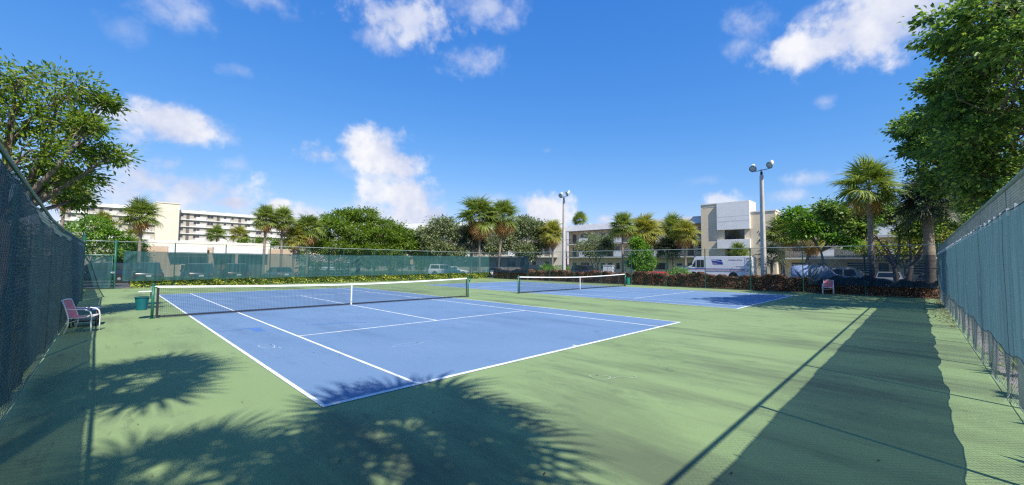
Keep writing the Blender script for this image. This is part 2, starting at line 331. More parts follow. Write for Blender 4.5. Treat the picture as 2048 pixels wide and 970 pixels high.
GAP = 16.70
def court(x0, name):
    c = tag(sheet(name, x0, x0+10.97, 0, 23.77, .004, M['blue']), kind='structure')
    z = .0078; w = .062
    def ln(xa, xb, ya, yb): sheet('painted_line', x0+xa, x0+xb, ya, yb, z, M['line'], c)
    ln(0, 10.97, 0, .09); ln(0, 10.97, 23.68, 23.77)
    for x in (0, 1.37, 9.60-w, 10.97-w): ln(x, x+w, .0903, 23.6797)
    xa, xb = 1.37+w+.0003, 9.60-w-.0003; h = w/2
    ln(xa, xb, 5.485-h, 5.485+h); ln(xa, xb, 18.285-h, 18.285+h)
    ln(5.485-h, 5.485+h, 5.4853+h, 18.2847-h); ln(5.485-h, 5.485+h, .0903, .2); ln(5.485-h, 5.485+h, 23.57, 23.6797)
    return c
c1 = court(0, 'court_surface'); court(GAP, 'court_surface')
def flat_strip(name, pts, w, z, m, parent):
    pts = [Vector((p[0], p[1], 0)) for p in pts]; vs = []; fs = []
    ws = w if isinstance(w, (list, tuple)) else [w]*len(pts)
    for i, p in enumerate(pts):
        t = (pts[min(i+1, len(pts)-1)]-pts[max(i-1, 0)]).normalized(); nn = Vector((-t.y, t.x, 0))
        vs += [p+nn*ws[i]/2+Vector((0, 0, z)), p-nn*ws[i]/2+Vector((0, 0, z))]
    for i in range(len(pts)-1): fs.append((2*i, 2*i+1, 2*i+3, 2*i+2))
    return MB().add(vs, fs).build(name, m, parent)
flat_strip('repaint_patch', [(.094, 7.657), (.483, 7.513), (.771, 7.698), (.928, 7.554), (.937, 6.882)], [.03, .05, .12, .3, .22], .0062, M['bluepatch'], c1)
flat_strip('repaint_patch', [(2.155, 7.224), (2.625, 7.057), (3.198, 7.015), (3.697, 6.632)], [.05, .09, .1, .05], .0062, M['bluepatch'], c1)
def chalk_ring(cx, cy, rx, ry, rot, m, parent, w=.014):
    pts = []
    for k in range(26):
        q = 2*math.pi*k/24+.4; e = 1+.10*math.sin(3*q+cx)
        x, y = rx*e*math.cos(q), ry*e*math.sin(q)
        pts.append((cx+x*math.cos(rot)-y*math.sin(rot), cy+x*math.sin(rot)+y*math.cos(rot)))
    flat_strip('chalk_mark', pts, w, .0066, m, parent)
chalk_ring(.53, 4.64, .13, .27, .1, M['chalk'], c1); chalk_ring(.64, 4.36, .05, .1, .3, M['chalk'], c1)
chalk_ring(2.82, 2.76, .36, .12, .0, M['chalk'], c1, .012); chalk_ring(3.72, -1.66, .12, .16, .4, M['chalkg'], apron, .012)
flat_strip('chalk_mark', [(3.79, -1.83), (3.95, -1.85), (4.1, -2.1), (4.2, -2.0)], .012, .0066, M['chalkg'], apron)


# ------------------------------------------------------------------ fences
def chain_link_mesh(w=3.05, h=3.0, p=.07, r=.0019, name='chain_link', m=None, loose=0):
    """one bay of chain link: zigzag wires, each a thin three-sided tube, woven in depth"""
    nw = int(round(w/p)); dz = p/2; ns = int(round(h/dz)); vs = []; fs = []
    k = np.arange(ns+1)
    for i in range(nw):
        x = (i+.25)*p+np.where((k+i*0) % 2 == 0, 0, p*.5*1.06); y = np.where(k % 2 == 0, .0022, -.0022); z = k*dz
        base = len(vs)*1
        for j in range(ns+1):
            for q in (0, 2.094, 4.189):
                vs.append((x[j]+r*math.cos(q), y[j]+r*math.sin(q), z[j]))
        b0 = i*(ns+1)*3
        for j in range(ns):
            for q in range(3): fs.append((b0+j*3+q, b0+j*3+(q+1) % 3, b0+j*3+3+(q+1) % 3, b0+j*3+3+q))
    for i in range(nw):
        # mirrored strands close the diamonds
        b0 = len(vs)
        x = (i+.25)*p+np.where(k % 2 == 0, p, p*.5*.94); y = np.where(k % 2 == 0, -.0022, .0022)
        for j in range(ns+1):
            for q in (0, 2.094, 4.189): vs.append((x[j]+r*math.cos(q), y[j]+r*math.sin(q), j*dz))
        for j in range(ns):
            for q in range(3): fs.append((b0+j*3+q, b0+j*3+(q+1) % 3, b0+j*3+3+(q+1) % 3, b0+j*3+3+q))
    vs = np.array(vs)
    if loose:   # slack foot of the mesh, bellied in and out between the posts
        k_ = np.clip(1-vs[:, 2]/.85, 0, 1)**1.3
        vs[:, 1] += loose*k_*(.45+np.sin(vs[:, 0]*4*math.pi/3.05+.8)+.35*np.sin(vs[:, 0]*10*math.pi/3.05))
    return rawmesh(name, vs, fs, m)
LINK_G = chain_link_mesh(h=2.98, m=M['wire']); LINK_L = chain_link_mesh(h=2.68, m=M['wireL'], r=.0024, p=.10); LINK_N = chain_link_mesh(h=2.82, m=M['wiregrey'], r=.0021, loose=.04)
def post_mesh(h, r, m):
    mb = MB().tube([(0, 0, -.1), (0, 0, h)], r, 12); mb.lathe([(r*1.25, h-.03), (r*1.25, h+.01), (r*.9, h+.04), (.004, h+.055)], 12)
    return mb.mesh('post', m)
def fence(name, label, p0, p1, h, link_me, post_r=.03, pm=None, rm=None, bottom_wire=True, inside=1, midrail=None, pofs=.045, hf=None):
    p0 = Vector((p0[0], p0[1], 0)); p1 = Vector((p1[0], p1[1], 0)); d = p1-p0; Ln = d.length
    F = empty(name, p0, math.atan2(d.y, d.x), label, 'fence')
    n = max(1, int(round(Ln/3.05))); w = Ln/n; pm = pm or M['gpost']; rm = rm or M['galv']
    me = post_mesh(h, post_r, pm); mc = post_mesh(h+.05, post_r*1.45, pm)
    for i in range(n+1):
        inst('post', mc if i in (0, n) else me, F, (i*w, -inside*pofs if 0 < i < n else 0, 0))
    hf = hf or (lambda x: h)
    if hf(0) != hf(Ln):
        for o in list(F.children): o.scale.z = hf(o.location.x)/h
    MB().tube([(i*w, 0, hf(i*w)) for i in range(n+1)], .024, 8).build('top_rail', rm, F, True)
    for i in range(n): inst('chain_link', link_me, F, (i*w, 0, .04), (0, 0, 0), (w/3.05, 1, min(hf(i*w), hf(i*w+w))/h))
    if bottom_wire: MB().tube([(0, 0, .05), (Ln, 0, .05)], .005, 6).build('tension_wire', rm, F)
    if midrail: MB().tube([(midrail[0], -inside*.03, midrail[2]), (midrail[1], -inside*.03, midrail[2])], .02, 8).build('middle_rail', pm, F, True)
    return F
def windscreen(F, x0, x1, ztop, zbot, m, y=.05, folds=(), amp=.012, step=.22, seed=1, name='windscreen', nz=12):
    rg = np.random.default_rng(seed); nx = int((x1-x0)/step); vs = []; fs = []
    ph = rg.uniform(0, 6.28, 8); xs = np.linspace(x0, x1, nx+1)
    for i, x in enumerate(xs):
        zt = ztop(x); zb = zbot(x)
        for j in range(nz+1):
            t = j/nz; z = zb+(zt-zb)*t
            yy = amp*(math.sin(x*2.1+ph[0])*.8+math.sin(x*5.3+ph[1])*.7+math.sin(x*1.1+z*2.2+ph[2])*.8+.5*math.sin(z*5+x*1.7+ph[3]))*(1-.75*t**4)
            for (fx, fz, ang, a, wd) in folds:
                u = (x-fx)*math.sin(ang)-(z-fz)*math.cos(ang); v = (x-fx)*math.cos(ang)+(z-fz)*math.sin(ang)
                if -.1 < v: yy += a*math.exp(-(u/wd)**2)*max(0, 1-v/2.4)
            vs.append((x, y+(yy if y > 0 else -yy), z))
    for i in range(nx):
        for j in range(nz):
            a = i*(nz+1)+j; fs.append((a, a+nz+1, a+nz+2, a+1))
    o = inst(name, rawmesh(name, vs, fs, m, True), F)
    hb = MB()
    for zf, rr in ((ztop, .006), (zbot, .005)):
        pts = [(x, vs[i*(nz+1)+(nz if zf is ztop else 0)][1]*1.03, zf(x)) for i, x in enumerate(xs)][::2]
        hb.tube(pts, rr, 5)
    hb.build('hem', M['hem'], o)
    return o
def wav(base, seed, a=.03, slope=0.0, x0=0):
    rg = random.Random(seed); q = [rg.uniform(0, 6.28) for _ in range(3)]
    return lambda x: base+slope*(x-x0)+a*(math.sin(x*2.06+q[0])+.6*math.sin(x*4.7+q[1])+.35*math.sin(x*9.1+q[2]))

# near fence (parallel to the baselines, behind the camera's right shoulder)
near = fence('court_fence', 'tall chain link fence with blue green windscreen running along the right edge', (-2.75, -6.2), (31.0, -6.2), 2.88, LINK_N, .03, M['gpost'], M['galv'], inside=1)
windscreen(near, .1, 33.6, wav(2.53, 3, .012), wav(.70, 5, .03), M['screenN'], y=.04, amp=.006, step=.12, seed=4)
tie = MB()
for k in range(56):
    x_ = .3+k*.6; tie.box(x_, x_+.012, .03, .055, 2.47, 2.56)
tag(tie.build('cable_ties', M['white'], near), kind='stuff')
for x_, z_, w_, h_ in ((24.2, 1.75, .16, .12), (14.9, 1.42, .07, .05), (12.2, 1.30, .05, .09), (9.6, 1.52, .05, .04), (7.9, 1.05, .04, .08), (17.5, 1.62, .06, .05)):
    MB().prism([(x_, z_), (x_+w_*.7, z_-h_*.2), (x_+w_, z_+h_*.6), (x_+w_*.4, z_+h_)], .062, .066, 'y').build('screen_light_spot', M['alu'], near)  # white chips painted as light spots where the screen has holes and tears
# left fence
HX = [0, 5.5, 6.5, 8.1, 11.1, 13.2, 18.6, 27.5]; HZ = [2.98, 2.96, 2.92, 2.82, 2.64, 2.54, 2.60, 2.64]
hleft = lambda x: float(np.interp(x, HX, HZ))
left = fence('court_fence', 'long chain link fence with dark backlit windscreen on the left', (-2.75, -6.2), (-2.75, 21.3), 2.72, LINK_L, .03, M['gpost'], M['gpost'], inside=-1, pofs=.11, hf=hleft)
wl_ = wav(0, 8, .012)
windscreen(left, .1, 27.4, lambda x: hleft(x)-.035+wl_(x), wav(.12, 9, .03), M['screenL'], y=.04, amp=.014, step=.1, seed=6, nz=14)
back = fence('court_fence', 'short angled chain link fence stretch between left fence and gate', (-2.75, 21.3), (-3.05, 31.5), 2.95, LINK_G, .03, M['gpost'], M['gpost'], inside=-1)
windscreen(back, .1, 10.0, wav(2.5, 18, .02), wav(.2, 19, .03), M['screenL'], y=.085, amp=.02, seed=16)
# far fence
far = fence('court_fence', 'chain link fence with teal windscreen behind the far baseline', (-1.6, 31.5), (31.0, 31.5), 3.08, LINK_G, .032, M['gpost'], M['galv'], inside=-1)
FD = [(16.6, 2.5, R(215), .10, .10), (16.7, 2.3, R(232), .09, .09), (16.4, 1.4, R(215), .09, .09), (17.1, 2.0, R(-40), .06, .08), (.9, 2.3, R(225), .09, .10), (1.1, 1.3, R(240), .08, .12), (18, 1.3, R(-40), .05, .07)]
windscreen(far, .35, 16.45, wav(2.46, 21, .008), wav(.47, 22, .012, .008), M['screen'], y=-.05, folds=FD, amp=.014, step=.09, seed=11, nz=24)
windscreen(far, 16.47, 32.5, wav(2.50, 23, .008, .010, 16), wav(.58, 24, .012, .009, 16), M['screen'], y=-.05, folds=FD, amp=.014, step=.09, seed=12, nz=24)
# right fence
right = fence('court_fence', 'chain link fence in front of the copper hedge on the right court side', (31.0, -6.2), (31.0, 31.5), 3.06, LINK_G, .032, M['gpost'], M['galv'], inside=1, midrail=(0, 3.05, 1.72))
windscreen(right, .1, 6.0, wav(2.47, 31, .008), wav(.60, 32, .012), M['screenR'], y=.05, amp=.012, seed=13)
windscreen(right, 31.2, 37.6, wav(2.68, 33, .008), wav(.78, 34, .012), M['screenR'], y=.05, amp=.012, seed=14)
# gate at the far left corner
gate = empty('chain_link_gate', (-3.05, 31.5, 0), 0, 'screened walk through gate in the far left corner', 'gate')
gm = MB()
for x in (.05, 1.3): gm.tube([(x, 0, .06), (x, 0, 2.15)], .024, 8)
for z in (.08, 1.05, 2.13): gm.tube([(.05, 0, z), (1.3, 0, z)], .022, 8)
gm.build('frame', M['gpost'], gate, True)
MB().tube([(-.05, 0, 3.08), (1.45, 0, 3.08)], .024, 8).build('top_rail', M['galv'], gate, True)
MB().tube([(-.05, 0, 2.2), (1.45, 0, 2.2)], .022, 8).build('header_rail', M['galv'], gate, True)
inst('chain_link', LINK_G, gate, (0, 0, .04), (0, 0, 0), (1.42/3.05, 1, 1))
windscreen(gate, .08, 1.28, lambda x: 2.08+.02*math.sin(x*7), lambda x: .14+.03*math.sin(x*6), M['screen'], y=-.04, amp=.02, seed=15, step=.06, folds=[(.5, .2, R(40), .06, .06)])
MB().tube([(1.42, 0, -.1), (1.42, 0, 3.12)], .045, 12).build('gate_post', M['gpost'], gate, True)
MB().box(1.26, 1.44, -.06, -.03, 1.0, 1.12).tube([(1.3, -.05, 1.06), (1.3, -.12, 1.06), (1.24, -.12, 1.06)], .01, 6).build('latch', M['steel'], gate)
for z in (.5, 1.8): MB().tube([(.03, -.02, z-.06), (.03, -.02, z+.06)], .03, 8).build('hinge', M['steel'], gate)

# ------------------------------------------------------------------ nets
def tennis_net(x0, label, bins):
    T = empty('tennis_net', (x0-.914, 11.885, 0), 0, label, 'tennis net', 'tennis nets')
    Wd = 12.798; a, b = .10, Wd-.10
    top = lambda x: .914+.125*(abs(x-Wd/2)/(Wd/2))**1.6
    for x in (0, Wd):
        P = MB().tube([(x, 0, -.05), (x, 0, 1.07)], .038, 14).lathe([(.045, 1.06), (.045, 1.09), (.02, 1.11)], 14, (x, 0, 0)).build('net_post', M['netpost'], T, True)
        s = -1 if x == 0 else 1
        if x > 0: MB().box(x+.03, x+.10, -.04, .04, .80, .92).tube([(x+.10, 0, .86), (x+.14, 0, .86), (x+.14, 0, .97)], .012, 8).tube([(x+.14, 0, .97), (x+.19, 0, .97)], .014, 8).build('crank', M['netpost'], P)
        else: MB().box(x-.06, x-.03, -.02, .02, .95, 1.02).build('cable_cleat', M['steel'], P)
        MB().lathe([(.075, 0), (.075, .012), (.04, .014)], 14, (x, 0, .0085)).build('base_plate', M['netpost'], P)
    cords = MB(); n = int((b-a)/.048)
    vs = []; fs = []
    def bar(p, q, r=.0024):
        p = np.array(p); q = np.array(q); d = q-p; d = d/np.linalg.norm(d); ax = np.array((0, 1., 0)); cz = np.cross(d, ax); bb = len(vs)
        for e in (p, q):
            for k in (0, 2.094, 4.189): vs.append(tuple(e+r*(ax*math.cos(k)+cz*math.sin(k))))
        for k in range(3): fs.append((bb+k, bb+(k+1) % 3, bb+3+(k+1) % 3, bb+3+k))
    for i in range(n+1):
        x = a+(b-a)*i/n; bar((x, 0, .05), (x, 0, top(x)-.02))
    for j in range(1, 20):
        for i in range(40):
            xa = a+(b-a)*i/40; xb = a+(b-a)*(i+1)/40
            bar((xa, 0, .05+(top(xa)-.07)*j/20), (xb, 0, .05+(top(xb)-.07)*j/20))
    inst('net_mesh', rawmesh('net_mesh', vs, fs, M['netcord']), T)
    t = MB(); bt = MB(); K = 48
    for i in range(K):
        xa = a+(b-a)*i/K; xb = a+(b-a)*(i+1)/K; za = top(xa); zb = top(xb)
        t.add([(xa, -.012, za-.06), (xb, -.012, zb-.06), (xb, -.008, zb), (xa, -.008, za), (xa, .012, za-.06), (xb, .012, zb-.06), (xb, .008, zb), (xa, .008, za)],
              [(0, 1, 2, 3), (4, 7, 6, 5), (3, 2, 6, 7), (0, 4, 5, 1)])
    t.build('headband', M['tape'], T)
    MB().box(a, b, -.008, .008, .025, .075).build('bottom_band', M['netband'], T)
    for x in (a-.015, b-.045): MB().box(x, x+.06, -.0095, .0095, .02, top(x)-.055).build('side_band', M['netband'], T)
    MB().tube([(0, 0, 1.0), (a, 0, top(a)-.012)], .004, 6).tube([(b, 0, top(b)-.012), (Wd, 0, 1.0)], .004, 6).build('net_cable', M['steel'], T)
    xc = Wd/2
    MB().box(xc-.026, xc+.026, -.016, .016, .012, .925).build('centre_strap', M['tape'], T)
    MB().box(xc-.03, xc+.03, -.03, .03, .009, .03).box(xc-.012, xc+.012, -.022, -.0165, .10, .2).build('strap_anchor', M['steel'], T)
    return T
tennis_net(0, 'tennis net on the near court with white top band', 1)
tennis_net(GAP, 'tennis net on the court farther right near the copper hedge', 1)
def court_bin(loc, m, label, h=.40, r=.19, tray=True):
    T = empty('waste_bin', loc, 0, label, 'bin')
    mb = MB(); n = 20
    mb.lathe([(r*.78, 0), (r*.80, .01), (r, h), (r+.018, h), (r+.018, h+.025), (r-.012, h+.025), (r*.74, .02), (.01, .02)], n)
    mb.build('bucket', m, T, False)
    MB().tube([(.16, 0, h*.4), (.30, -.02, h*.4)], .01, 6).tube([(.16, 0, h*.9), (.30, -.02, h*.9)], .01, 6).build('bracket', M['blackmetal'], T)
    if tray:
        MB().box(-.10, .24, -.12, .12, h+.17, h+.20).build('tray', M['white'], T, bevel=.008)
        MB().tube([(.2, 0, h*.9), (.2, 0, h+.17)], .012, 6).build('tray_arm', m, T)
    return T
court_bin((-1.16, 12.02, .28), M['teal'], 'teal bucket bin with white tray hung on the left net post', .39, .17)
court_bin((GAP+12.22, 11.80, .16), M['greenbin'], 'green tall bin beside the far right net post', .52, .15, False)

# ------------------------------------------------------------------ chairs
def sling_chair(loc, rz, label, frame, sling, nm='patio_chair'):
    """faces local +x"""
    T = empty(nm, loc, rz, label, 'chair')
    for s in (-1, 1):
        y = s*.27
        arm = [(-.24, y, .66), (-.10, y, .645), (.06, y, .645), (.16, y, .62), (.225, y, .56), (.245, y, .45), (.25, y, .2), (.25, y, .0)]
        MB().tube(arm, .0165, 10).build('armrest', frame, T, True)
        MB().tube([(-.35, y*.93, .90), (-.31, y*.93, .78), (-.25, y*.95, .60), (-.20, y, .42), (-.20, y, .25), (-.27, y, 0)], .0165, 10).build('rear_leg', frame, T, True)
        MB().tube([(-.21, y*.93, .42), (.0, y*.93, .415), (.22, y*.93, .455)], .013, 8).build('seat_rail', frame, T, True)
    MB().tube([(-.35, -.25, .90), (-.355, 0, .915), (-.35, .25, .90)], .014, 8).tube([(.235, -.26, .44), (.235, .26, .44)], .012, 8).tube([(-.20, -.27, .30), (-.20, .27, .30)], .011, 8).build('cross_bar', frame, T, True)
    prof = [(-.345, .885), (-.305, .78), (-.25, .62), (-.205, .46), (-.17, .425), (-.05, .40), (.08, .405), (.22, .45)]
    vs = []; fs = []
    for i, (x, z) in enumerate(prof):
        for j in range(5):
            yy = -.235+.47*j/4; sag = .018*(1-(yy/.235)**2)
            vs.append((x-sag*(.9 if i < 4 else 0), yy, z-sag*(.2 if i < 4 else 1)))
    n = len(prof)
    for i in range(n-1):
        for j in range(4): fs.append((i*5+j, i*5+j+1, i*5+j+6, i*5+j+5))
    up = [(v[0]+.004, v[1], v[2]+.006) for v in vs]; b = len(vs)
    fs += [tuple(k+b for k in reversed(f)) for f in fs]
    mb = MB().add(vs+up, fs); mb.build('sling', sling, T, True)
    return T
sling_chair((-2.36, 9.75, 0), R(-17), 'white framed patio chair with salmon sling by the left fence', M['alu'], M['sling']).scale = (.93, .93, .93)
lt = empty('low_table', (-2.38, 11.2, 0), R(-4), 'low dark table with blue grey top behind the salmon chair', 'table')
MB().box(-.28, .30, -.34, .34, .45, .49).build('table_top', M['bluesling'], lt, bevel=.012)
for sx in (-.24, .26):
    for sy in (-.3, .3): MB().tube([(sx, sy, 0), (sx, sy, .45)], .018, 8).build('leg', M['blackmetal'], lt, True)
MB().box(-.25, .27, -.30, .30, .14, .17).build('shelf', M['blackmetal'], lt)
sling_chair((30.45, -1.30, 0), R(182), 'salmon sling chair in shade in front of the right hedge', M['alu'], M['sling'])

# ------------------------------------------------------------------ floodlight poles
def flood_pole(x, y, h, label):
    T = empty('floodlight_pole', (x, y, 0), R(-20), label, 'light pole', 'court floodlight poles')
    mb = MB(); a, b = .17, .105
    mb.add([(-a, -a, -.1), (a, -a, -.1), (a, a, -.1), (-a, a, -.1), (-b, -b, h), (b, -b, h), (b, b, h), (-b, b, h)], [(0, 3, 2, 1), (4, 5, 6, 7), (0, 1, 5, 4), (1, 2, 6, 5), (2, 3, 7, 6), (3, 0, 4, 7)])
    mb.build('pole', M['concrete'], T, bevel=.025)
    MB().tube([(0, 0, h-.02), (0, 0, h+.42)], .05, 10).lathe([(.085, h-.02), (.085, h+.22), (.05, h+.26)], 12).build('tenon', M['blackmetal'], T, True)
    MB().tube([(.1, .62, h+.50), (.05, .5, h+.38), (0, 0, h+.36), (.05, -.5, h+.38), (.1, -.62, h+.50)], .028, 8).build('crossarm', M['blackmetal'], T, True)
    for s, yaw, tilt in ((1, R(200), R(28)), (-1, R(168), R(24))):
        hd = empty('lamp_tmp', (0, 0, 0)); bpy.data.objects.remove(hd)
        q = Matrix.Translation((0, s*.66, h+.62)) @ Matrix.Rotation(yaw, 4, 'Z') @ Matrix.Rotation(tilt, 4, 'Y') @ Matrix.Scale(.9, 4)
        prof = [(.03, -.34), (.09, -.33), (.10, -.22), (.14, -.16), (.235, -.04), (.275, .02), (.285, .03), (.285, .055), (.262, .055), (.255, .03), (.12, -.08), (.03, -.1)]
        o = MB().lathe(prof, 22, axis='x').build('lamp_housing', M['psilver'], T, True); o.matrix_local = q
        l_ = MB().lathe([(.26, .018), (.25, .03), (.15, .045), (.02, .05)], 22, axis='x').build('lens', M['lens'], o, True)
        MB().lathe([(.268, .056), (.289, .052), (.291, .07), (.268, .074), (.268, .056)], 22, axis='x', cap=False).build('lens_ring', M['blackmetal'], o, True)
        MB().box(-.40, -.16, -.10, .10, .05, .30).build('ballast_box', M['white'], o, bevel=.02)
    return T
flood_pole(33.1, 2.85, 8.72, 'taller looking concrete floodlight pole behind the hedge near the mail truck')
flood_pole(33.0, 21.7, 8.75, 'more distant concrete floodlight pole behind the second net')

# ------------------------------------------------------------------ buildings (local x runs along the front, -y is outward)
CACHE = {}
def cached(key, fn):
    if key not in CACHE: CACHE[key] = fn()
    return CACHE[key]
def window(T, x, z, w, h, y=0, slats=0, frame=None):
    fr = frame or M['white']
    def mk():
        mb = MB(); t = .06
        mb.box(0, w, -.06, .02, 0, t).box(0, w, -.06, .02, h-t, h).box(0, t, -.06, .02, t, h-t).box(w-t, w, -.06, .02, t, h-t)
        if slats:
            for k in range(1, slats): mb.box(t, w-t, -.05, -.01, h*k/slats-.05, h*k/slats+.05)
        elif w > 1.1: mb.box(w/2-.03, w/2+.03, -.05, .0, t, h-t)
        return mb.mesh('window', fr)
    o = inst('window', cached(('w', w, h, slats, fr.name), mk), T, (x, y, z))
    inst('pane', cached(('p', w, h), lambda: MB().box(.03, w-.03, -.025, -.005, .03, h-.03).mesh('pane', M['glass'])), o)
    return o
def door(T, x, z, w=.95, h=2.1, y=0):
    o = inst('door', cached(('d', w, h), lambda: MB().box(0, w, -.05, .02, 0, h).box(.12, w-.12, -.07, -.05, .2, h*.45).box(.12, w-.12, -.07, -.05, h*.52, h-.15).mesh('door', M['doorm'])), T, (x, y, z))
    return o
def panel(T, x, z, w, h=1.1, y=0, m=None, t=.12):
    m = m or M['bwhite']
    return inst('balcony_panel', cached(('b', w, h, m.name, t), lambda: MB().box(0, w, -t, 0, 0, h).box(-.02, w+.02, -t-.02, .02, h, h+.05).mesh('balcony_panel', m)), T, (x, y, z))
def railing(T, x0, x1, z, y, h=1.05):
    mb = MB().box(x0, x1, y-.03, y+.01, z+h-.05, z+h).box(x0, x1, y-.02, y, z+.08, z+.12)
    n = max(2, int((x1-x0)/.22))
    for k in range(n+1):
        x = x0+(x1-x0-.02)*k/n; mb.box(x, x+.02, y-.02, y, z+.12, z+h-.05)
    return mb.build('railing', M['blackmetal'], T)

# tall white block far left
B1 = empty('apartment_building', (-14, 200, 0), 0, 'tall white apartment block with stacked open walkways far left', 'building')
MB().box(0, 80, 0, 13, -.2, 21.2).build('wall', M['pale'], B1)
MB().box(-.3, 80.3, -.75, 13.3, 20.95, 22.05).build('roof', M['bwhite'], B1)
for k in range(9): MB().box(4+k*8.6, 5.6+k*8.6, 2, 3.4, 22.05, 22.6).build('roof_vent', M['roofgrey'], B1)
FZ = [18.45, 15.68, 12.9, 10.1, 7.3]
for z in FZ: MB().box(0, 80, -.6, 0, z-.22, z).build('floor_slab', M['bwhite'], B1)
MB().box(24.3, 31.1, -3.2, 6, -.2, 24.05).box(24.1, 31.3, -3.4, 6.2, 23.85, 24.2).build('stair_tower', M['ivory'], B1)
for z in FZ[:4]:
    for b in (-17.5+31.5-17.5+.8, 31.5-17.5+.8, 31.5, 49, 66.5):
        for kind, dx in (('d', 2.1), ('w', 4.4), ('w', 8.8), ('d', 12), ('s', 14.4), ('s', 17.0)):
            x = b+dx
            if x < .5 or x > 78 or 22 < x < 31.4: continue
            if kind == 'd': door(B1, x, z, 1.0, 2.1)
            elif kind == 'w': window(B1, x, z+.95, 2.1, 1.15, frame=M['pale'])
            else: window(B1, x, z+1.1, .95, .95, frame=M['pale'])
        for dx, w in ((5.2, 3.2), (13.4, 3.0)):
            if .5 < b+dx < 77 and not 20 < b+dx < 31.3: panel(B1, b+dx, z, w, 1.1, -.5)
# low community building behind the parking lot
B2 = empty('low_building', (-1.4, 60, 0), 0, 'low cream building with white fascia panels behind the parked cars', 'building')
MB().box(0, 19.8, 0, 7, -.2, 3.62).build('wall', M['cream'], B2)
MB().box(3.0, 16.6, 3.2, 7.2, 3.62, 4.5).build('upper_parapet', M['ivory'], B2)
MB().box(-.1, 19.9, .9, 7.1, 3.62, 3.70).build('roof', M['roofgrey'], B2)
for x0, x1 in ((.1, 2.0), (4.6, 8.4), (9.1, 15.3)): MB().box(x0, x1, -1.2, -.004, 2.82, 3.70).build('fascia_panel', M['bwhite'], B2)
for x0, x1 in ((9.3, 11.2), (12.0, 15.0)): MB().box(x0, x1, -.03, .01, -.1, 2.7).build('carport_shade_panel', M['shade'], B2)  # flat dark panels on the wall, painting in the shade inside the carports
window(B2, 4.9, 1.45, 3.6, 1.0, 0); window(B2, 5.9, .0, 1.3, 1.4, 0); window(B2, .3, 1.2, 1.3, 1.1)
for x in (8.75, 11.6, 15.4): MB().box(x-.15, x+.15, -1.2, -.9, -.1, 2.82).build('column', M['cream'], B2)
MB().box(8.55, 8.75, -.3, -.02, 3.0, 3.3).build('wall_lamp', M['redorn'], B2)
# three storey wing on the right
B3 = empty('apartment_building', (69, 48.2, 0), R(-90), 'three storey tan apartment wing with walkways behind the second net', 'building')
L3 = 28.5
MB().box(0, L3, 0, 11, -.2, 8.9).build('wall', M['tan'], B3)
MB().add([(-.2, -1.7, 8.75), (L3, -1.7, 8.75), (L3, -1.2, 10.0), (-.2, -1.2, 10.0), (-.2, 11, 8.75), (L3, 11, 8.75), (L3, 11, 10.0), (-.2, 11, 10.0)],
         [(0, 3, 2, 1), (4, 5, 6, 7), (0, 1, 5, 4), (1, 2, 6, 5), (2, 3, 7, 6), (3, 0, 4, 7)]).build('roof', M['roofgrey'], B3)
MB().box(3.2, 4.6, 1, 2.4, 10.0, 10.4).build('roof_vent', M['roofgrey'], B3); MB().box(22, 23.6, 3, 4.4, 10.0, 10.5).build('roof_vent', M['roofgrey'], B3)
for z in (6.05, 3.3): MB().box(0, L3, -1.6, 0, z-.22, z).build('floor_slab', M['slab'], B3)
for fi, z in enumerate((6.05, 3.3, 0)):
    for kind, x, w in (('d', 1.1, .95), ('w', 3.2, 2.1), ('s', 8.2, .9), ('d', 9.8, .95), ('s', 11.6, .9), ('s', 15.1, .9), ('d', 17.6, .95), ('w', 19.4, 2.1), ('s', 23.6, 1.0), ('d', 25.6, .95)):
        if kind == 'd': door(B3, x, z, w)
        elif kind == 'w': window(B3, x, z+.95, w, 1.15, frame=M['redorn'])
        else: window(B3, x, z+.8, w, 1.3, frame=M['slab'])
    window(B3, 27.2, z+.75, 1.2, 1.5, slats=5, frame=M['slab'])
    if fi < 2:
        for x, w in ((3.9, 2.0), (12.0, 2.0), (20.2, 2.0)): panel(B3, x, z, w, 1.1, -1.5)
        for x0, x1 in ((.0, 3.9), (6.0, 12.0), (14.1, 20.2), (22.3, L3)): railing(B3, x0, x1, z, -1.52)
# wing turned away, roof seen over the trees
B4 = empty('apartment_building', (47.2, 80.6, 0), math.atan2(47.9-80.6, 67.2-47.2), 'white roofed apartment wing half hidden behind the middle trees', 'building')
L4 = 37.8
MB().box(-14, L4, 0, 11, -.2, 9.6).build('wall', M['pale'], B4)
MB().box(-14.3, L4-.2, -1.5, 11.3, 9.3, 10.9).build('roof', M['bwhite'], B4)
for z in (6.2, 3.4): MB().box(-14, L4-1, -1.4, 0, z-.22, z).build('floor_slab', M['slab'], B4)
for z in (6.2, 3.4, .2):
    for k in range(9):
        x = -12+k*5.4
        window(B4, x, z+.95, 1.8 if k % 2 else 1.0, 1.2, frame=M['slab']); door(B4, x+2.8, z)
        if z > 1 and k % 2: panel(B4, x+.3, z, 2.0, 1.1, -1.3)
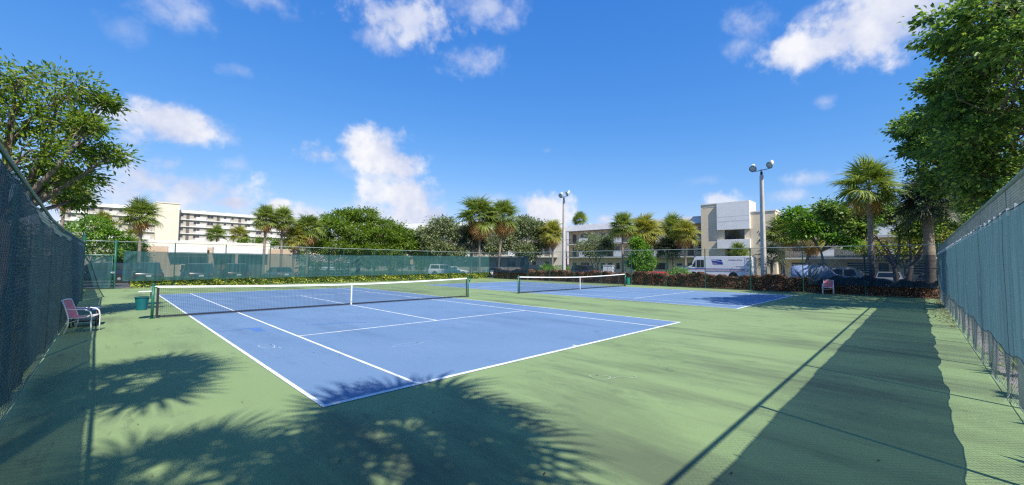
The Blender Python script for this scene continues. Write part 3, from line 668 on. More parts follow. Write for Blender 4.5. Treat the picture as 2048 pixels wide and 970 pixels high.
# stair and elevator tower with hanging white boxes
B5 = empty('stair_tower_building', (67, 19.62, 0), R(-90), 'tan tower block with protruding white boxes behind the mail truck', 'building')
MB().box(0, 2.62, 0, 6, -.2, 11.62).build('wall', M['tan'], B5); MB().box(7.2, 10.5, 0, 6, -.2, 9.85).build('wall', M['tan'], B5)
MB().box(2.621, 3.5, .02, 6, -.2, 7.4).build('wall', M['tan'], B5); MB().box(6.4, 7.199, .02, 6, -.2, 7.4).build('wall', M['tan'], B5)
MB().box(3.501, 6.399, .03, 6, 4.5, 5.75).build('wall', M['tan'], B5); MB().box(3.501, 6.399, 1.6, 6, -.2, 4.499).build('entry_recess', M['shade'], B5)
MB().box(2.55, 7.25, -.42, 3.0, 7.35, 11.72).build('white_box', M['bwhite'], B5, bevel=.03)
MB().box(2.55, 7.25, -.42, -.003, 4.42, 5.82).build('white_box', M['bwhite'], B5, bevel=.03)
for z in (8.6, 8.72, 9.4): MB().box(2.56, 7.24, -.428, -.42, z, z+.02).build('formwork_joint', M['slab'], B5)
MB().box(-.08, 2.6, -.1, 6.1, 11.62, 11.78).build('coping', M['bwhite'], B5); MB().box(7.26, 10.6, -.1, 6.1, 9.85, 10.02).build('coping', M['bwhite'], B5)
MB().box(.4, 2.4, -.03, -.002, 11.2, 11.3).build('scupper_line', M['slab'], B5)
w5 = window(B5, 3.52, 5.80, 2.85, 1.52, .55, frame=M['redorn'])
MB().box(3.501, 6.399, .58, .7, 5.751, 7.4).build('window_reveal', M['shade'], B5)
def glyphs(T, text, size, loc, rot, m, name, spacing=1.0):
    cu_ = bpy.data.curves.new(name, 'FONT'); cu_.body = text; cu_.size = size; cu_.extrude = .006; cu_.space_character = spacing
    tmp = bpy.data.objects.new(name+'_tmp', cu_); COL.objects.link(tmp)
    dg = bpy.context.evaluated_depsgraph_get(); me = bpy.data.meshes.new_from_object(tmp.evaluated_get(dg)); bpy.data.objects.remove(tmp); bpy.data.curves.remove(cu_)
    me.name = name; me.materials.clear(); me.materials.append(m)
    o = inst(name, me, T, loc, rot); return o
for x, z, a in ((8.25, 6.85, .7), (8.62, 6.72, -.6), (8.55, 6.36, .5), (8.42, 6.55, .2)):
    o = MB().prism([(-.05, -.17), (.04, -.12), (.07, .10), (.0, .17), (-.06, .06)], -.03, -.002, 'y').build('wall_ornament', M['redorn'], B5, loc=(x, 0, z)); o.rotation_euler = (0, a, 0)
MB().box(8.35, 8.55, -.12, -.002, 5.45, 5.62).build('wall_lamp', M['redorn'], B5)
# wing behind the right hand trees
B6 = empty('apartment_building', (69.6, 9.0, 0), R(-90), 'tan apartment wing behind the trees in the right corner', 'building')
L6 = 46
MB().box(0, L6, 0, 11, -.2, 8.5).build('wall', M['tan'], B6); MB().box(0, L6+.3, -1.6, 11.2, 8.45, 9.6).build('roof', M['roofgrey'], B6)
for z in (5.75, 2.95): MB().box(0, L6, -1.7, 0, z-.22, z).build('floor_slab', M['slab'], B6)
for z in (5.75, 2.95, .1):
    for k in range(7):
        x = 1.2+k*6.4
        if z < 1: window(B6, x, z+.7, 2.4, 1.5, slats=5, frame=M['slab'])
        else: window(B6, x+.2, z+.9, 1.6, 1.2, frame=M['slab'])
        door(B6, x+3.2, z)
        if z > 1:
            railing(B6, x-1.2, x+2.6, z, -1.62); panel(B6, x+2.7, z, 2.5, 1.1, -1.6)

# ------------------------------------------------------------------ plants
def rand_dirs(n, rg):
    v = rg.normal(size=(n, 3)); return v/np.linalg.norm(v, axis=1)[:, None]
def leaf_quads(c, ax, nrm, ln, wd, fold=.15):
    """rhombic folded leaves: c centres, ax long axes, nrm normals"""
    ax = ax/np.linalg.norm(ax, axis=1)[:, None]; b = np.cross(nrm, ax); b /= np.linalg.norm(b, axis=1)[:, None]+1e-9; n2 = np.cross(ax, b)
    ln = np.asarray(ln).reshape(-1, 1); wd = np.asarray(wd).reshape(-1, 1)
    v = np.stack([c-ax*ln*.5, c+b*wd*.5+n2*wd*fold-ax*ln*.05, c+ax*ln*.5-n2*ln*.12, c-b*wd*.5+n2*wd*fold-ax*ln*.05], 1).reshape(-1, 3)
    q = np.arange(len(c)*4).reshape(-1, 4); return v, q
def leaf_cloud(lobes, per_lobe, clump_n, clump_r, size, rg, aspect=.5, flat=.3, shell=.55):
    """lobes: (x,y,z,rx,ry,rz); clumps of leaves towards the lobe shells"""
    C_, O_ = [], []
    for (x, y, z, rx, ry, rz) in lobes:
        k = max(3, int(per_lobe*rx*ry*rz/(rx+.001)/((rx*ry*rz)**(1/3))+.5)) if per_lobe < 0 else per_lobe
        d = rand_dirs(k, rg); r = rg.uniform(shell, 1.0, (k, 1))**.7
        cc = np.array((x, y, z))+d*r*np.array((rx, ry, rz))
        for i in range(k):
            m = int(clump_n*rg.uniform(.5, 1.5)); 
            g = rg.normal(size=(m, 3))*clump_r*np.array((1, 1, .6))*rg.uniform(.6, 1.3)
            C_.append(cc[i]+g); O_.append(g+d[i]*clump_r*1.2)
    c = np.concatenate(C_); o = np.concatenate(O_)
    n = len(c); nr = rand_dirs(n, rg)*.75+np.array((0, 0, .75))+o/(np.linalg.norm(o, axis=1)[:, None]+1e-6)*.35
    ax = o+rand_dirs(n, rg)*clump_r*.9+np.array((0, 0, -.15*clump_r))
    s = size*rg.uniform(.65, 1.35, n)
    return leaf_quads(c, ax, nr, s, s*aspect), [tuple(p.mean(0)) for p in C_]
def bend(a, b, rg, w=.12, n=5):
    a = Vector(a); b = Vector(b); d = (b-a).length; o = Vector(rg.normal(size=3))*d*w; o.z = abs(o.z)*.6
    return [a.lerp(b, t)+o*math.sin(math.pi*t) for t in np.linspace(0, 1, n)]
def tree(label, base, fork, lobes, leafm, size, per_lobe=26, clump_n=40, clump_r=.35, trunk_r=.18, aspect=.5, seed=1, group=None, name='broadleaf_tree', stems=1, shell=.5, twigs=14, cat='tree'):
    rg = np.random.default_rng(seed); b = Vector(base); T = empty(name, b, 0, label, cat, group)
    L_ = [(x-b.x, y-b.y, z-b.z, rx, ry, rz) for x, y, z, rx, ry, rz in lobes]; fk = Vector(fork)-b
    (v, q), cl = leaf_cloud(L_, per_lobe, clump_n, clump_r, size, rg, aspect, shell=shell)
    tr = MB(); forks = []
    for s in range(stems):
        off = Vector((0, 0, 0)) if stems == 1 else Vector((math.cos(2.1*s+.5), math.sin(2.1*s+.5), 0))
        f_ = fk+off*(.28*fk.z if stems > 1 else 0); forks.append(f_)
        pts = bend((off.x*trunk_r*.8, off.y*trunk_r*.8, -.15), f_, rg, .05, 7); rs = [trunk_r*(1.35 if i == 0 else 1)*(1-.45*i/6) for i in range(7)]
        tr.tube(pts, rs, 9)
    tr.build('trunk', M['trunk'], T, True)
    br = MB()
    for i, l_ in enumerate(L_):
        c = Vector(l_[:3]); f_ = min(forks, key=lambda p: (p-c).length); pts = bend(f_, c, rg, .1, 6); r0 = trunk_r*.5
        br.tube(pts, [r0*(1-.8*k/5) for k in range(6)], 6, False)
        near_c = [p for p in cl[i*per_lobe:(i+1)*per_lobe]]
        for p in near_c[:twigs]:
            s = pts[3].lerp(pts[5], rg.uniform(0, 1)); br.tube(bend(s, p, rg, .1, 4), [r0*.22, r0*.16, r0*.1, r0*.05], 4, False)
    br.build('branches', M['trunk'], T, True)
    inst('crown', rawmesh('crown', v, q, leafm), T)
    return T
def frond_mesh(m, rg, nl=30, Lp=.85, Lb=1.0, droop=.35, name='frond', wd=.062):
    vs = []; fs = []
    for i, t in enumerate((0, .5, 1)):
        w = .022*(1-.4*t); z = .10*math.sin(t*1.6)
        vs += [(Lp*t, -w, z), (Lp*t, w, z), (Lp*t, 0, z-.018)]
    for i in range(2):
        for k in range(3): fs.append((i*3+k, i*3+(k+1) % 3, i*3+3+(k+1) % 3, i*3+3+k))
    o = np.array((Lp, 0, .10))
    for k in range(nl):
        a = R(-138+276*k/(nl-1))+rg.normal()*.03; ln = Lb*(.62+.38*math.cos(a*.5)**2)*rg.uniform(.88, 1.08)
        d = np.array((math.cos(a), math.sin(a), 0)); s = np.array((-d[1], d[0], 0)); up = .32*abs(math.sin(a))+.05
        dr = droop*rg.uniform(.6, 1.5)
        P = []
        for t in (.04, .38, .72, 1.0):
            P.append(o+d*ln*t+np.array((0, 0, up*ln*t*(1-t*.5)-dr*ln*max(0, t-.35)**2*2.2))-np.array((.10*t*t*ln*(1-math.cos(a)), 0, 0)))
        b = len(vs); w = wd*rg.uniform(.85, 1.15)
        for p, ww in zip(P[:3], (.35*w, w, .62*w)):
            vs += [tuple(p+s*ww/2+np.array((0, 0, .012))), tuple(p-s*ww/2)]
        vs.append(tuple(P[3]))
        fs += [(b, b+1, b+3, b+2), (b+2, b+3, b+5, b+4), (b+4, b+5, b+6, b+6)]
    fs2 = [f if f[2] != f[3] else f[:3] for f in fs]
    me = bpy.data.meshes.new(name); me.from_pydata(vs, [], fs2); me.materials.append(m); me.update()
    return me
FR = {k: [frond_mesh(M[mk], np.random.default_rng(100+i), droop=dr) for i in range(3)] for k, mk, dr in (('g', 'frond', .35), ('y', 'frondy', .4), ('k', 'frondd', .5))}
DEAD = [frond_mesh(M['dead'], np.random.default_rng(200+i), 22, .8, .95, .75, 'dead_frond') for i in range(2)]
def join_meshes(name, items, m):
    vs = []; fs = []; b = 0
    for me, mt in items:
        n = len(me.vertices); co = np.empty(n*3); me.vertices.foreach_get('co', co); co = co.reshape(-1, 3)
        mm = np.array(mt); vs.append(co@mm[:3, :3].T+mm[:3, 3]); fs += [tuple(i+b for i in p.vertices) for p in me.polygons]; b += n
    out = bpy.data.meshes.new(name); out.from_pydata(np.concatenate(vs).tolist(), [], fs); out.materials.append(m); out.update(); return out
def palm(label, x, y, h, r=1.9, kind='g', dead=10, n=36, lean=(0, 0), seed=1, split=True, trunk_r=.15, group='cabbage palms around the courts', zb=-.1):
    """h is the height of the crown centre"""
    rg = np.random.default_rng(seed); T = empty('fan_palm', (x, y, zb), 0, label, 'palm tree', group)
    H = h-zb; top = Vector((lean[0], lean[1], H))
    pts = [Vector((lean[0]*t**1.5, lean[1]*t**1.5, H*t-.05)) for t in np.linspace(0, 1, 9)]
    MB().tube(pts, [trunk_r*(1.35 if i == 0 else 1+.08*math.sin(i*2.1))*(1-.12*i/8) for i in range(9)], 12).build('trunk', M['ptrunk'], T, True)
    s = r/1.52; it = []; n = int(n*1.2)
    for i in range(n):
        u = (i+.5)/n; e = R(84-122*u**.85)+rg.normal()*.1; az = i*2.39996+rg.normal()*.2
        mt = Matrix.Translation(top+Vector((0, 0, .12-.3*u))) @ Matrix.Rotation(az, 4, 'Z') @ Matrix.Rotation(-e, 4, 'Y') @ Matrix.Rotation(rg.normal()*.35, 4, 'X') @ Matrix.Scale(s*rg.uniform(.85, 1.1), 4)
        it.append((FR[kind][i % 3], mt))
    dd = []
    for i in range(dead):
        e = R(-38-42*rg.random()); az = i*2.39996+rg.normal()*.3
        dd.append((DEAD[i % 2], Matrix.Translation(top+Vector((0, 0, -.25))) @ Matrix.Rotation(az, 4, 'Z') @ Matrix.Rotation(-e, 4, 'Y') @ Matrix.Rotation(rg.normal()*.5, 4, 'X') @ Matrix.Scale(s*rg.uniform(.7, .95), 4)))
    if split:
        for me, mt in it+dd:
            o = bpy.data.objects.new(me.name.split('.')[0], me); link(o, T); o.matrix_local = mt
    else:
        inst('crown', join_meshes('crown', it, it[0][0].materials[0]), T)
        if dd: inst('dead_fronds', join_meshes('dead_fronds', dd, M['dead']), T)
    return T

# palms in view
palm('full green palm before the tall block, left of the white stair tower', .33, 51.46, 6.5, 1.72, 'g', 8, seed=31)
palm('small yellowish palm left of the big palm by the gate', -2.42, 59.9, 6.0, 1.4, 'y', 6, 28, seed=32)
palm('short palm with orange dead fronds under the big left palm', .1, 57.4, 4.55, 1.1, 'y', 10, 16, seed=33)
palm('left one of the twin palms in front of the low building', 11.33, 50.36, 6.85, 1.7, 'g', 8, lean=(.1, 0), seed=34)
palm('right one of the twin palms in front of the low building', 13.43, 51.07, 7.05, 1.65, 'g', 8, seed=35)
palm('bushy palm at the left foot of the big round tree', 16.9, 52.4, 6.1, 2.1, 'g', 12, seed=36, split=False)
palm('low palm with brown skirt just right of the twin palms', 15.1, 51.9, 4.9, 1.6, 'y', 14, seed=37, split=False)
palm('tall palm with orange skirt, left of the pair by the fence corner', 32.3, 34.9, 7.75, 2.85, 'g', 34, lean=(-.15, 0), seed=38)
palm('tall slanting palm, right of the pair by the fence corner', 34.6, 33.8, 7.9, 2.5, 'g', 26, lean=(.6, -.2), seed=39)
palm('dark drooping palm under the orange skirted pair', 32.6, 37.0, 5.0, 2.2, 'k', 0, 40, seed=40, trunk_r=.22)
palm('yellow green palm left of the farther floodlight pole', 46.1, 34.0, 6.3, 2.1, 'y', 10, seed=41, split=False)
palm('slim palm left of the pair before the three storey wing', 51.87, 25.4, 7.3, 2.1, 'g', 6, seed=42)
palm('big yellow palm above the round green bush', 56.15, 24.0, 6.6, 2.8, 'y', 12, 40, seed=43)
palm('upper dark green palm left of the tan tower', 59.1, 21.0, 7.3, 2.25, 'g', 6, seed=44)
palm('palm with hanging brown fronds next to the tan tower', 56.46, 18.05, 6.15, 2.0, 'y', 10, seed=45)
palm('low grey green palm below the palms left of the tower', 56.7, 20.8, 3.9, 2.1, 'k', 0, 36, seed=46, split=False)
palm('broad palm right of the nearer floodlight pole', 51.0, 5.1, 5.2, 2.1, 'g', 8, 40, seed=47)
palm('leaning palm with golden fronds before the right wing', 51.4, 3.4, 4.4, 1.6, 'y', 16, 16, lean=(-.1, -.9), seed=48)
palm('tall nearest palm behind the right hedge', 32.6, -3.3, 6.75, 1.85, 'g', 5, 38, seed=49, trunk_r=.17)
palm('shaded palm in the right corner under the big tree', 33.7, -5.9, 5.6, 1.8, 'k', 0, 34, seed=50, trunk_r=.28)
palm('distant palm rising over the three storey roof', 84.4, 56.2, 13.2, 2.2, 'g', 0, 30, seed=51, split=False)
palm('palm peeking out beneath the left tree', -4.1, 33.0, 6.3, 1.5, 'y', 6, 26, seed=52, split=False, trunk_r=.09)
palm('left palm in front of the tall block base', 18.5, 127, 8.8, 2.6, 'g', 0, 30, seed=53, split=False)
palm('right palm in front of the tall block base', 23.5, 126, 9.0, 2.7, 'y', 0, 30, seed=54, split=False)
palm('small palm poking up behind the mail truck', 62.0, 12.6, 3.3, 1.7, 'g', 0, 24, seed=55, split=False, trunk_r=.1)
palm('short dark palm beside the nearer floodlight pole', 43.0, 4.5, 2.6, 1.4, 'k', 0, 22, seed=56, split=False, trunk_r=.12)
# palms outside the near corner, behind the camera: their shadows fall on the court
palm('palm outside the left fence whose shadow falls on the green apron', -4.15, -3.85, 8.6, 1.5, 'g', 3, 19, seed=61, lean=(.35, 0))
palm('palm outside the near fence whose shadow reaches the baseline corner', -1.33, -7.2, 7.0, 1.68, 'g', 3, 21, seed=62)
palm('palm in the near left corner outside both fences', -3.45, -7.35, 7.6, 1.3, 'g', 2, 15, seed=63)

# broadleaf trees
tree('leafy tree leaning over the left fence', (-4.3, 11.6, -.1), (-4.0, 11.8, 2.9),
     [(-3.79, 11, 6.5, .9, .8, .6), (-3.26, 12, 6.9, .9, .8, .55), (-2.74, 12.5, 7.0, .55, .6, .35), (-3.83, 11, 5.56, .8, .8, .6), (-3.27, 11.5, 5.7, .8, .8, .5), (-2.78, 13, 6.2, .6, .7, .4), (-2.2, 12.5, 6.75, .3, .4, .2),
      (-3.54, 11, 4.71, .8, .7, .5), (-2.98, 12, 4.8, .7, .8, .45), (-2.45, 12.5, 5.35, .5, .6, .3), (-2.0, 12, 5.05, .35, .5, .25), (-3.23, 12, 4.1, .8, .8, .4), (-2.65, 13, 4.45, .5, .6, .35), (-4.3, 12.4, 6.5, 1, .9, .7), (-2.5, 11.6, 5.75, .45, .5, .3), (-2.85, 13, 3.7, .5, .6, .3), (-4.6, 11.2, 5.4, 1, .9, .9)],
     M['leafL'], .15, 26, 22, .19, .16, .38, seed=71, shell=.35, twigs=10)
tree('huge dark tree rising behind the near fence on the right', (24.5, -9.6, -.1), (24.2, -9.3, 3.2),
     [(18.66, -6.9, 10.3, 1.6, 1.4, 0.70), (17.98, -7.6, 9.9, 1.8, 1.4, 0.78), (17.4, -8.3, 8.7, 1.8, 1.4, 0.86), (20.6, -7.3, 9.6, 1.6, 1.3, 0.70), (20.0, -6.9, 10.1, 1.0, .9, 0.39), (27.2, -5.9, 9.1, 1.7, 1.1, 0.62), (28.0, -5.3, 9.2, 1.2, .8, 0.39), (23.95, -6.3, 8.6, 1.7, 1.2, 0.62),
      (26.4, -6.3, 7.6, 1.8, 1.3, 0.70), (23.1, -6.9, 7.1, 1.8, 1.3, 0.78), (19.8, -8.2, 7.6, 1.8, 1.4, 0.86), (22.3, -7.6, 5.9, 1.8, 1.3, 0.78), (26.8, -6.8, 5.9, 1.7, 1.3, 0.70), (27.5, -6.2, 6.8, 1.5, 1.1, 0.62), (22.0, -8.4, 4.5, 1.8, 1.2, 0.78), (28.3, -5.5, 8.1, .9, .7, 0.39), (22.6, -6.5, 9.6, 1.2, .9, 0.47),
      (24.8, -8.0, 5.2, 1.8, 1.4, 0.78), (25.6, -7.4, 8.8, 2, 1.5, 0.94), (21.5, -9.2, 9.6, 2, 1.6, 1.09), (24, -10, 9.8, 2.4, 1.8, 1.25), (19.5, -9.6, 10.6, 2, 1.6, 1.09), (20.9, -6.95, 8.3, 1.5, .9, .75), (20.3, -7.0, 6.6, 1.4, .9, .8), (22.0, -7.0, 8.0, 1.4, .9, .7), (21.4, -7.1, 5.4, 1.4, .9, .7), (29.6, -7.4, 7.0, 1.8, 1.4, 0.78), (30.4, -8.2, 5.3, 1.7, 1.4, 0.78), (28.4, -8.2, 5.0, 1.7, 1.3, 0.78), (31.0, -7.2, 8.1, 1.5, 1.2, 0.62), (28.8, -9.2, 8.8, 2.0, 1.6, 0.94)],
     M['leafR'], .175, 38, 46, .22, .2, .62, seed=72, shell=.5, twigs=12)
tree('wide dome shaped feathery tree in the middle distance', (26.3, 57.6, -.1), (26, 57.4, 2.8),
     [(25.8+dx, 57.1+dy, z, rx, 3.0, rz*.82) for dx, dy, z, rx, rz in ((-6.2, 1.4, 5.2, 2.6, 1.6), (-4.5, -1.5, 6.9, 2.8, 1.6), (-2.4, .8, 8.6, 2.8, 1.5), (.4, -.4, 9.2, 2.8, 1.3), (3.2, -2.4, 7.7, 2.8, 1.4), (5.4, -4.2, 6.2, 2.5, 1.3), (7.2, -6.2, 4.9, 2.0, 1.2), (-5.0, -2.8, 4.0, 2.6, 1.4), (-1.4, -3, 6.2, 2.8, 1.6), (2, -4.4, 6.0, 2.8, 1.5), (4.8, -5.6, 4.6, 2.6, 1.5), (-1.5, -3.6, 3.9, 2.6, 1.2), (1.8, -5.0, 3.6, 2.6, 1.2), (8.0, -6.6, 3.6, 1.8, 1.1))],
     M['leafP'], .34, 80, 46, .42, .35, .42, seed=73, shell=.55, twigs=16)
tree('pale loose tree left of the orange skirted palms', (35.4, 47.6, -.1), (35.4, 47.6, 2.6),
     [(35.4, 47.6, 7.6, 2.4, 2.4, 1.6), (33.4, 48.8, 6.0, 2.0, 2, 1.6), (37.4, 46.0, 6.4, 2.2, 2, 1.5), (34.8, 47, 4.2, 2.6, 2, 1.2), (36.6, 46.2, 3.6, 2.2, 2, 1.1)], M['leafO'], .34, 95, 34, .5, .16, .45, seed=74, shell=.3)
tree('pale loose tree right of the orange skirted palms', (44.9, 38.1, -.1), (44.9, 38.1, 2.2),
     [(44.6, 38.3, 7.5, 2.5, 2.4, 1.8), (42.6, 40.2, 6.0, 2.3, 2.2, 1.8), (46.8, 36.4, 6.0, 2.3, 2.2, 1.8), (40.6, 41.6, 4.6, 2.2, 2, 1.6), (44.4, 37.8, 4.0, 2.6, 2, 1.3), (44.2, 38.4, 8.3, .5, .5, .7), (46.3, 36.9, 7.7, .4, .4, .6)], M['leafO'], .32, 90, 34, .5, .15, .45, seed=75, shell=.3, stems=2)
tree('small airy tree in front of the three storey wing', (52.5, 30.6, -.1), (52.5, 30.6, 1.7),
     [(52.5, 30.6, 5.6, 1.7, 1.7, 1.4), (51.4, 31.8, 4.4, 1.5, 1.5, 1.2), (53.6, 29.4, 4.4, 1.5, 1.5, 1.2), (52.4, 30.6, 3.5, 2.2, 2.0, .9), (53.8, 29.0, 5.4, 1.0, 1, 1)], M['leafO'], .24, 60, 26, .38, .13, .42, seed=76, shell=.25, stems=3)
tree('dense round green bush tree by the red car', (51.2, 22.1, -.1), (51.2, 22.1, .8),
     [(51.2, 22.1, 3.6, 1.4, 1.4, 1.2), (50.8, 22.7, 2.2, 1.3, 1.3, 1.0), (51.7, 21.5, 2.2, 1.3, 1.3, 1.0), (50.9, 22.6, 4.9, 1.0, 1.0, .8), (51.2, 21.9, 1.3, 1.4, 1.2, .6)], M['leafB'], .26, 60, 26, .26, .14, .55, seed=77, shell=.45)
tree('bright green tree left of the nearest palm', (47.7, 1.3, -.1), (47.7, 1.3, 3.2),
     [(46.6, 2.9, 6.7, 1.5, 1.4, .9), (47.6, 1.7, 6.2, 1.5, 1.4, 1.0), (48.2, .3, 6.9, 1.6, 1.3, 1.0), (48.6, -1.0, 6.0, 1.5, 1.4, 1.1), (47.2, 2.6, 5.4, 1.6, 1.3, .9), (48.0, .4, 5.0, 1.5, 1.2, .9), (48.8, -2.2, 6.6, 1.4, 1.2, .9), (48.2, -.7, 4.4, .9, .8, .8)], M['leafB'], .27, 54, 26, .32, .17, .58, seed=78, shell=.4)
tree('spreading multi trunk tree in the right corner', (37.0, -4.5, -.1), (37.0, -4.5, 1.9),
     [(36.8, -1.8, 5.4, 1.5, 1.3, .7), (37.2, -3.3, 6.2, 1.6, 1.4, .8), (37.4, -4.9, 5.2, 1.6, 1.4, .8), (37.8, -6.4, 5.4, 1.6, 1.4, .9), (36.2, -2.4, 4.5, 1.1, .9, .5), (37.0, -5.6, 4.3, 1.2, 1.0, .5), (38.4, -7.6, 5.0, 1.5, 1.3, .9), (36.0, -1.0, 6.0, 1.0, .9, .6)], M['leafR'], .24, 44, 26, .3, .2, .6, seed=79, shell=.4, stems=3)
tree('green shrubby tree behind the gate', (-3.2, 55.1, -.1), (-3.2, 55.1, 1.5),
     [(-3.2, 55.1, 5.3, 1.6, 1.6, 1.2), (-1.8, 55, 4.2, 1.5, 1.5, 1.1), (-4.4, 54, 4.4, 1.6, 1.5, 1.2), (-2.6, 54.6, 2.9, 2.2, 1.6, 1.0), (-.2, 56, 3.4, 1.4, 1.3, 1.0)], M['leafB'], .26, 50, 24, .34, .16, .5, seed=80, shell=.4)
tree('low dark shrub at the foot of the left palms', (-.3, 58.2, -.1), (-.3, 58.2, .8), [(.3, 58.4, 2.4, 1.0, 1.0, .8), (-1.0, 58.2, 2.2, 1.3, 1.1, .9), (-.6, 57.4, 1.4, 1.3, 1.1, .7)], M['leafP'], .24, 46, 22, .3, .1, .5, seed=81)
tree('green shrub mass behind the low roof near the twin palms', (17.0, 71, -.1), (17, 71, 2.4), [(14.2, 71, 4.7, 1.8, 1.1, .8), (16.6, 71, 5.0, 2.0, 1.1, .9), (19.4, 70.6, 4.8, 2.0, 1.1, 1.0), (22.0, 70.2, 4.2, 2.0, 1.1, 1.0)], M['leafP'], .26, 46, 24, .34, .14, .5, seed=82)
tree('dark shrub belt under the round tree behind the parking lot', (28, 68, -.1), (28, 68, .8), [(20, 70, 2.2, 2.6, 1.4, 1.8), (24, 69, 2.4, 2.6, 1.4, 1.9), (28, 67.5, 2.3, 2.6, 1.4, 1.9), (32, 65.5, 2.3, 2.6, 1.4, 1.9), (36, 63, 2.2, 2.6, 1.4, 1.8), (40, 60, 2.2, 2.6, 1.4, 1.8)], M['leafP'], .36, 60, 26, .45, .12, .5, seed=86, shell=.4)
tree('yellow green shrubby tree deep in the right corner', (53, -4.5, -.1), (53, -4.5, 1.6), [(53, -2.0, 3.6, 1.5, 1.4, .9), (53, -4.0, 3.2, 1.6, 1.5, 1.0), (53.4, -6.0, 3.6, 1.6, 1.5, 1.0), (53.6, -8.2, 3.6, 1.6, 1.5, 1.1), (53.2, -5.0, 4.8, 1.6, 1.4, .8), (53.6, -7.4, 5.0, 1.5, 1.3, .8)], M['leafY'], .26, 50, 24, .34, .15, .5, seed=87, shell=.4)
tree('leafy shrub row seen dimly through the left windscreen', (-8, 20, -.1), (-8, 20, .9), [(-6.2, 12, 2.2, 1.4, 2.2, 1.5), (-6.4, 16, 2.3, 1.4, 2.2, 1.6), (-6.4, 20, 2.4, 1.5, 2.3, 1.7), (-6.6, 24.5, 2.4, 1.5, 2.4, 1.7), (-6.6, 29, 2.4, 1.5, 2.4, 1.7), (-6.0, 34, 2.5, 1.6, 2.4, 1.8), (-8.6, 8, 2.2, 1.6, 2.2, 1.6)], M['leafP'], .26, 70, 26, .35, .1, .5, seed=88, shell=.3, twigs=6)
tree('tall tree top showing over the yellow palm', (75, 38.5, -.1), (75, 38.5, 8), [(75, 38.5, 11.6, 1.0, 1, .9), (76, 36, 10.6, 1.6, 1.3, .7)], M['leafR'], .3, 30, 22, .35, .2, .5, seed=83)
tree('fresh green shrub at the foot of the farther floodlight pole', (42, 29.6, -.1), (42, 29.6, .4), [(42, 29.6, 1.0, 1.2, 1.2, .6), (41, 30.8, 1.1, 1.0, 1, .6)], M['leafB'], .2, 44, 22, .25, .07, .5, seed=84)
tree('low light green shrub in front of the mail truck', (45, 14.2, -.1), (45, 14.2, .3), [(45, 14.2, .9, .9, 1.1, .6)], M['leafB'], .2, 50, 22, .25, .06, .4, seed=85)

def hedge(label, x0, x1, y0, y1, h, leafm, n, size, aspect, seed, name='hedge', jag=.2, density=None):
    rg = np.random.default_rng(seed); T = empty(name, ((x0+x1)/2, (y0+y1)/2, 0), 0, label, 'hedge'); c0 = np.array(((x0+x1)/2, (y0+y1)/2, 0))
    u = rg.uniform(0, 1, (n, 3)); long_y = (y1-y0) > (x1-x0)
    p = np.stack([x0+(x1-x0)*u[:, 0], y0+(y1-y0)*u[:, 1], u[:, 2]], 1)
    # leaves gather towards the faces and the uneven clipped top
    s = p[:, 1] if long_y else p[:, 0]
    top = h*(1+jag*(np.sin(s*1.3+seed)*.5+np.sin(s*3.7+1)*.35+np.sin(s*8.1+2)*.3))
    z = np.where(rg.random(n) < .4, 1-np.abs(rg.normal(size=n))*.12, u[:, 2]); p[:, 2] = np.clip(z, .03, 1.08)*top
    ci = 0 if long_y else 1; a, b = (x0, x1) if long_y else (y0, y1)
    side = rg.random(n) < .55
    p[:, ci] = np.where(side, (a if not long_y else a)+np.abs(rg.normal(size=n))*.12, p[:, ci])
    p[:, ci] += .07*np.sin(s*2.3+p[:, 2]*5)+.05*np.sin(s*6.1)
    out = np.zeros((n, 3)); out[:, ci] = -1
    nr = out*.7+np.array((0, 0, .7))+rand_dirs(n, rg)*.8
    ax = rand_dirs(n, rg)+np.array((0, 0, .5))+out*.4
    sz = size*rg.uniform(.6, 1.4, n)
    v, q = leaf_quads(p-c0, ax, nr, sz, sz*aspect); inst('foliage', rawmesh('foliage', v, q, leafm), T)
    st = MB(); m = int((y1-y0 if long_y else x1-x0)/.45)
    for i in range(m):
        t = (i+rg.uniform(.2, .8))/m; bx, by = ((x0+x1)/2+rg.normal()*.1, y0+(y1-y0)*t) if long_y else (x0+(x1-x0)*t, (y0+y1)/2+rg.normal()*.1)
        for k in range(3):
            e = (bx-c0[0]+rg.normal()*.18, by-c0[1]+rg.normal()*.18, h*rg.uniform(.5, .85)); st.tube([(bx-c0[0], by-c0[1], -.05), ((bx-c0[0]+e[0])/2+rg.normal()*.03, (by-c0[1]+e[1])/2, h*.35), e], [.014, .010, .005], 4, False)
    st.build('stems', M['trunk'], T)
    return T
hedge('clipped copper leaved hedge along the right fence', 31.25, 32.4, -6.2, 31.2, 1.02, M['leafC'], 85000, .125, .58, 5)
hedge('low variegated green hedge under the far windscreen', -.8, 30.8, 31.56, 32.5, .62, M['leafH'], 26000, .17, .5, 6)

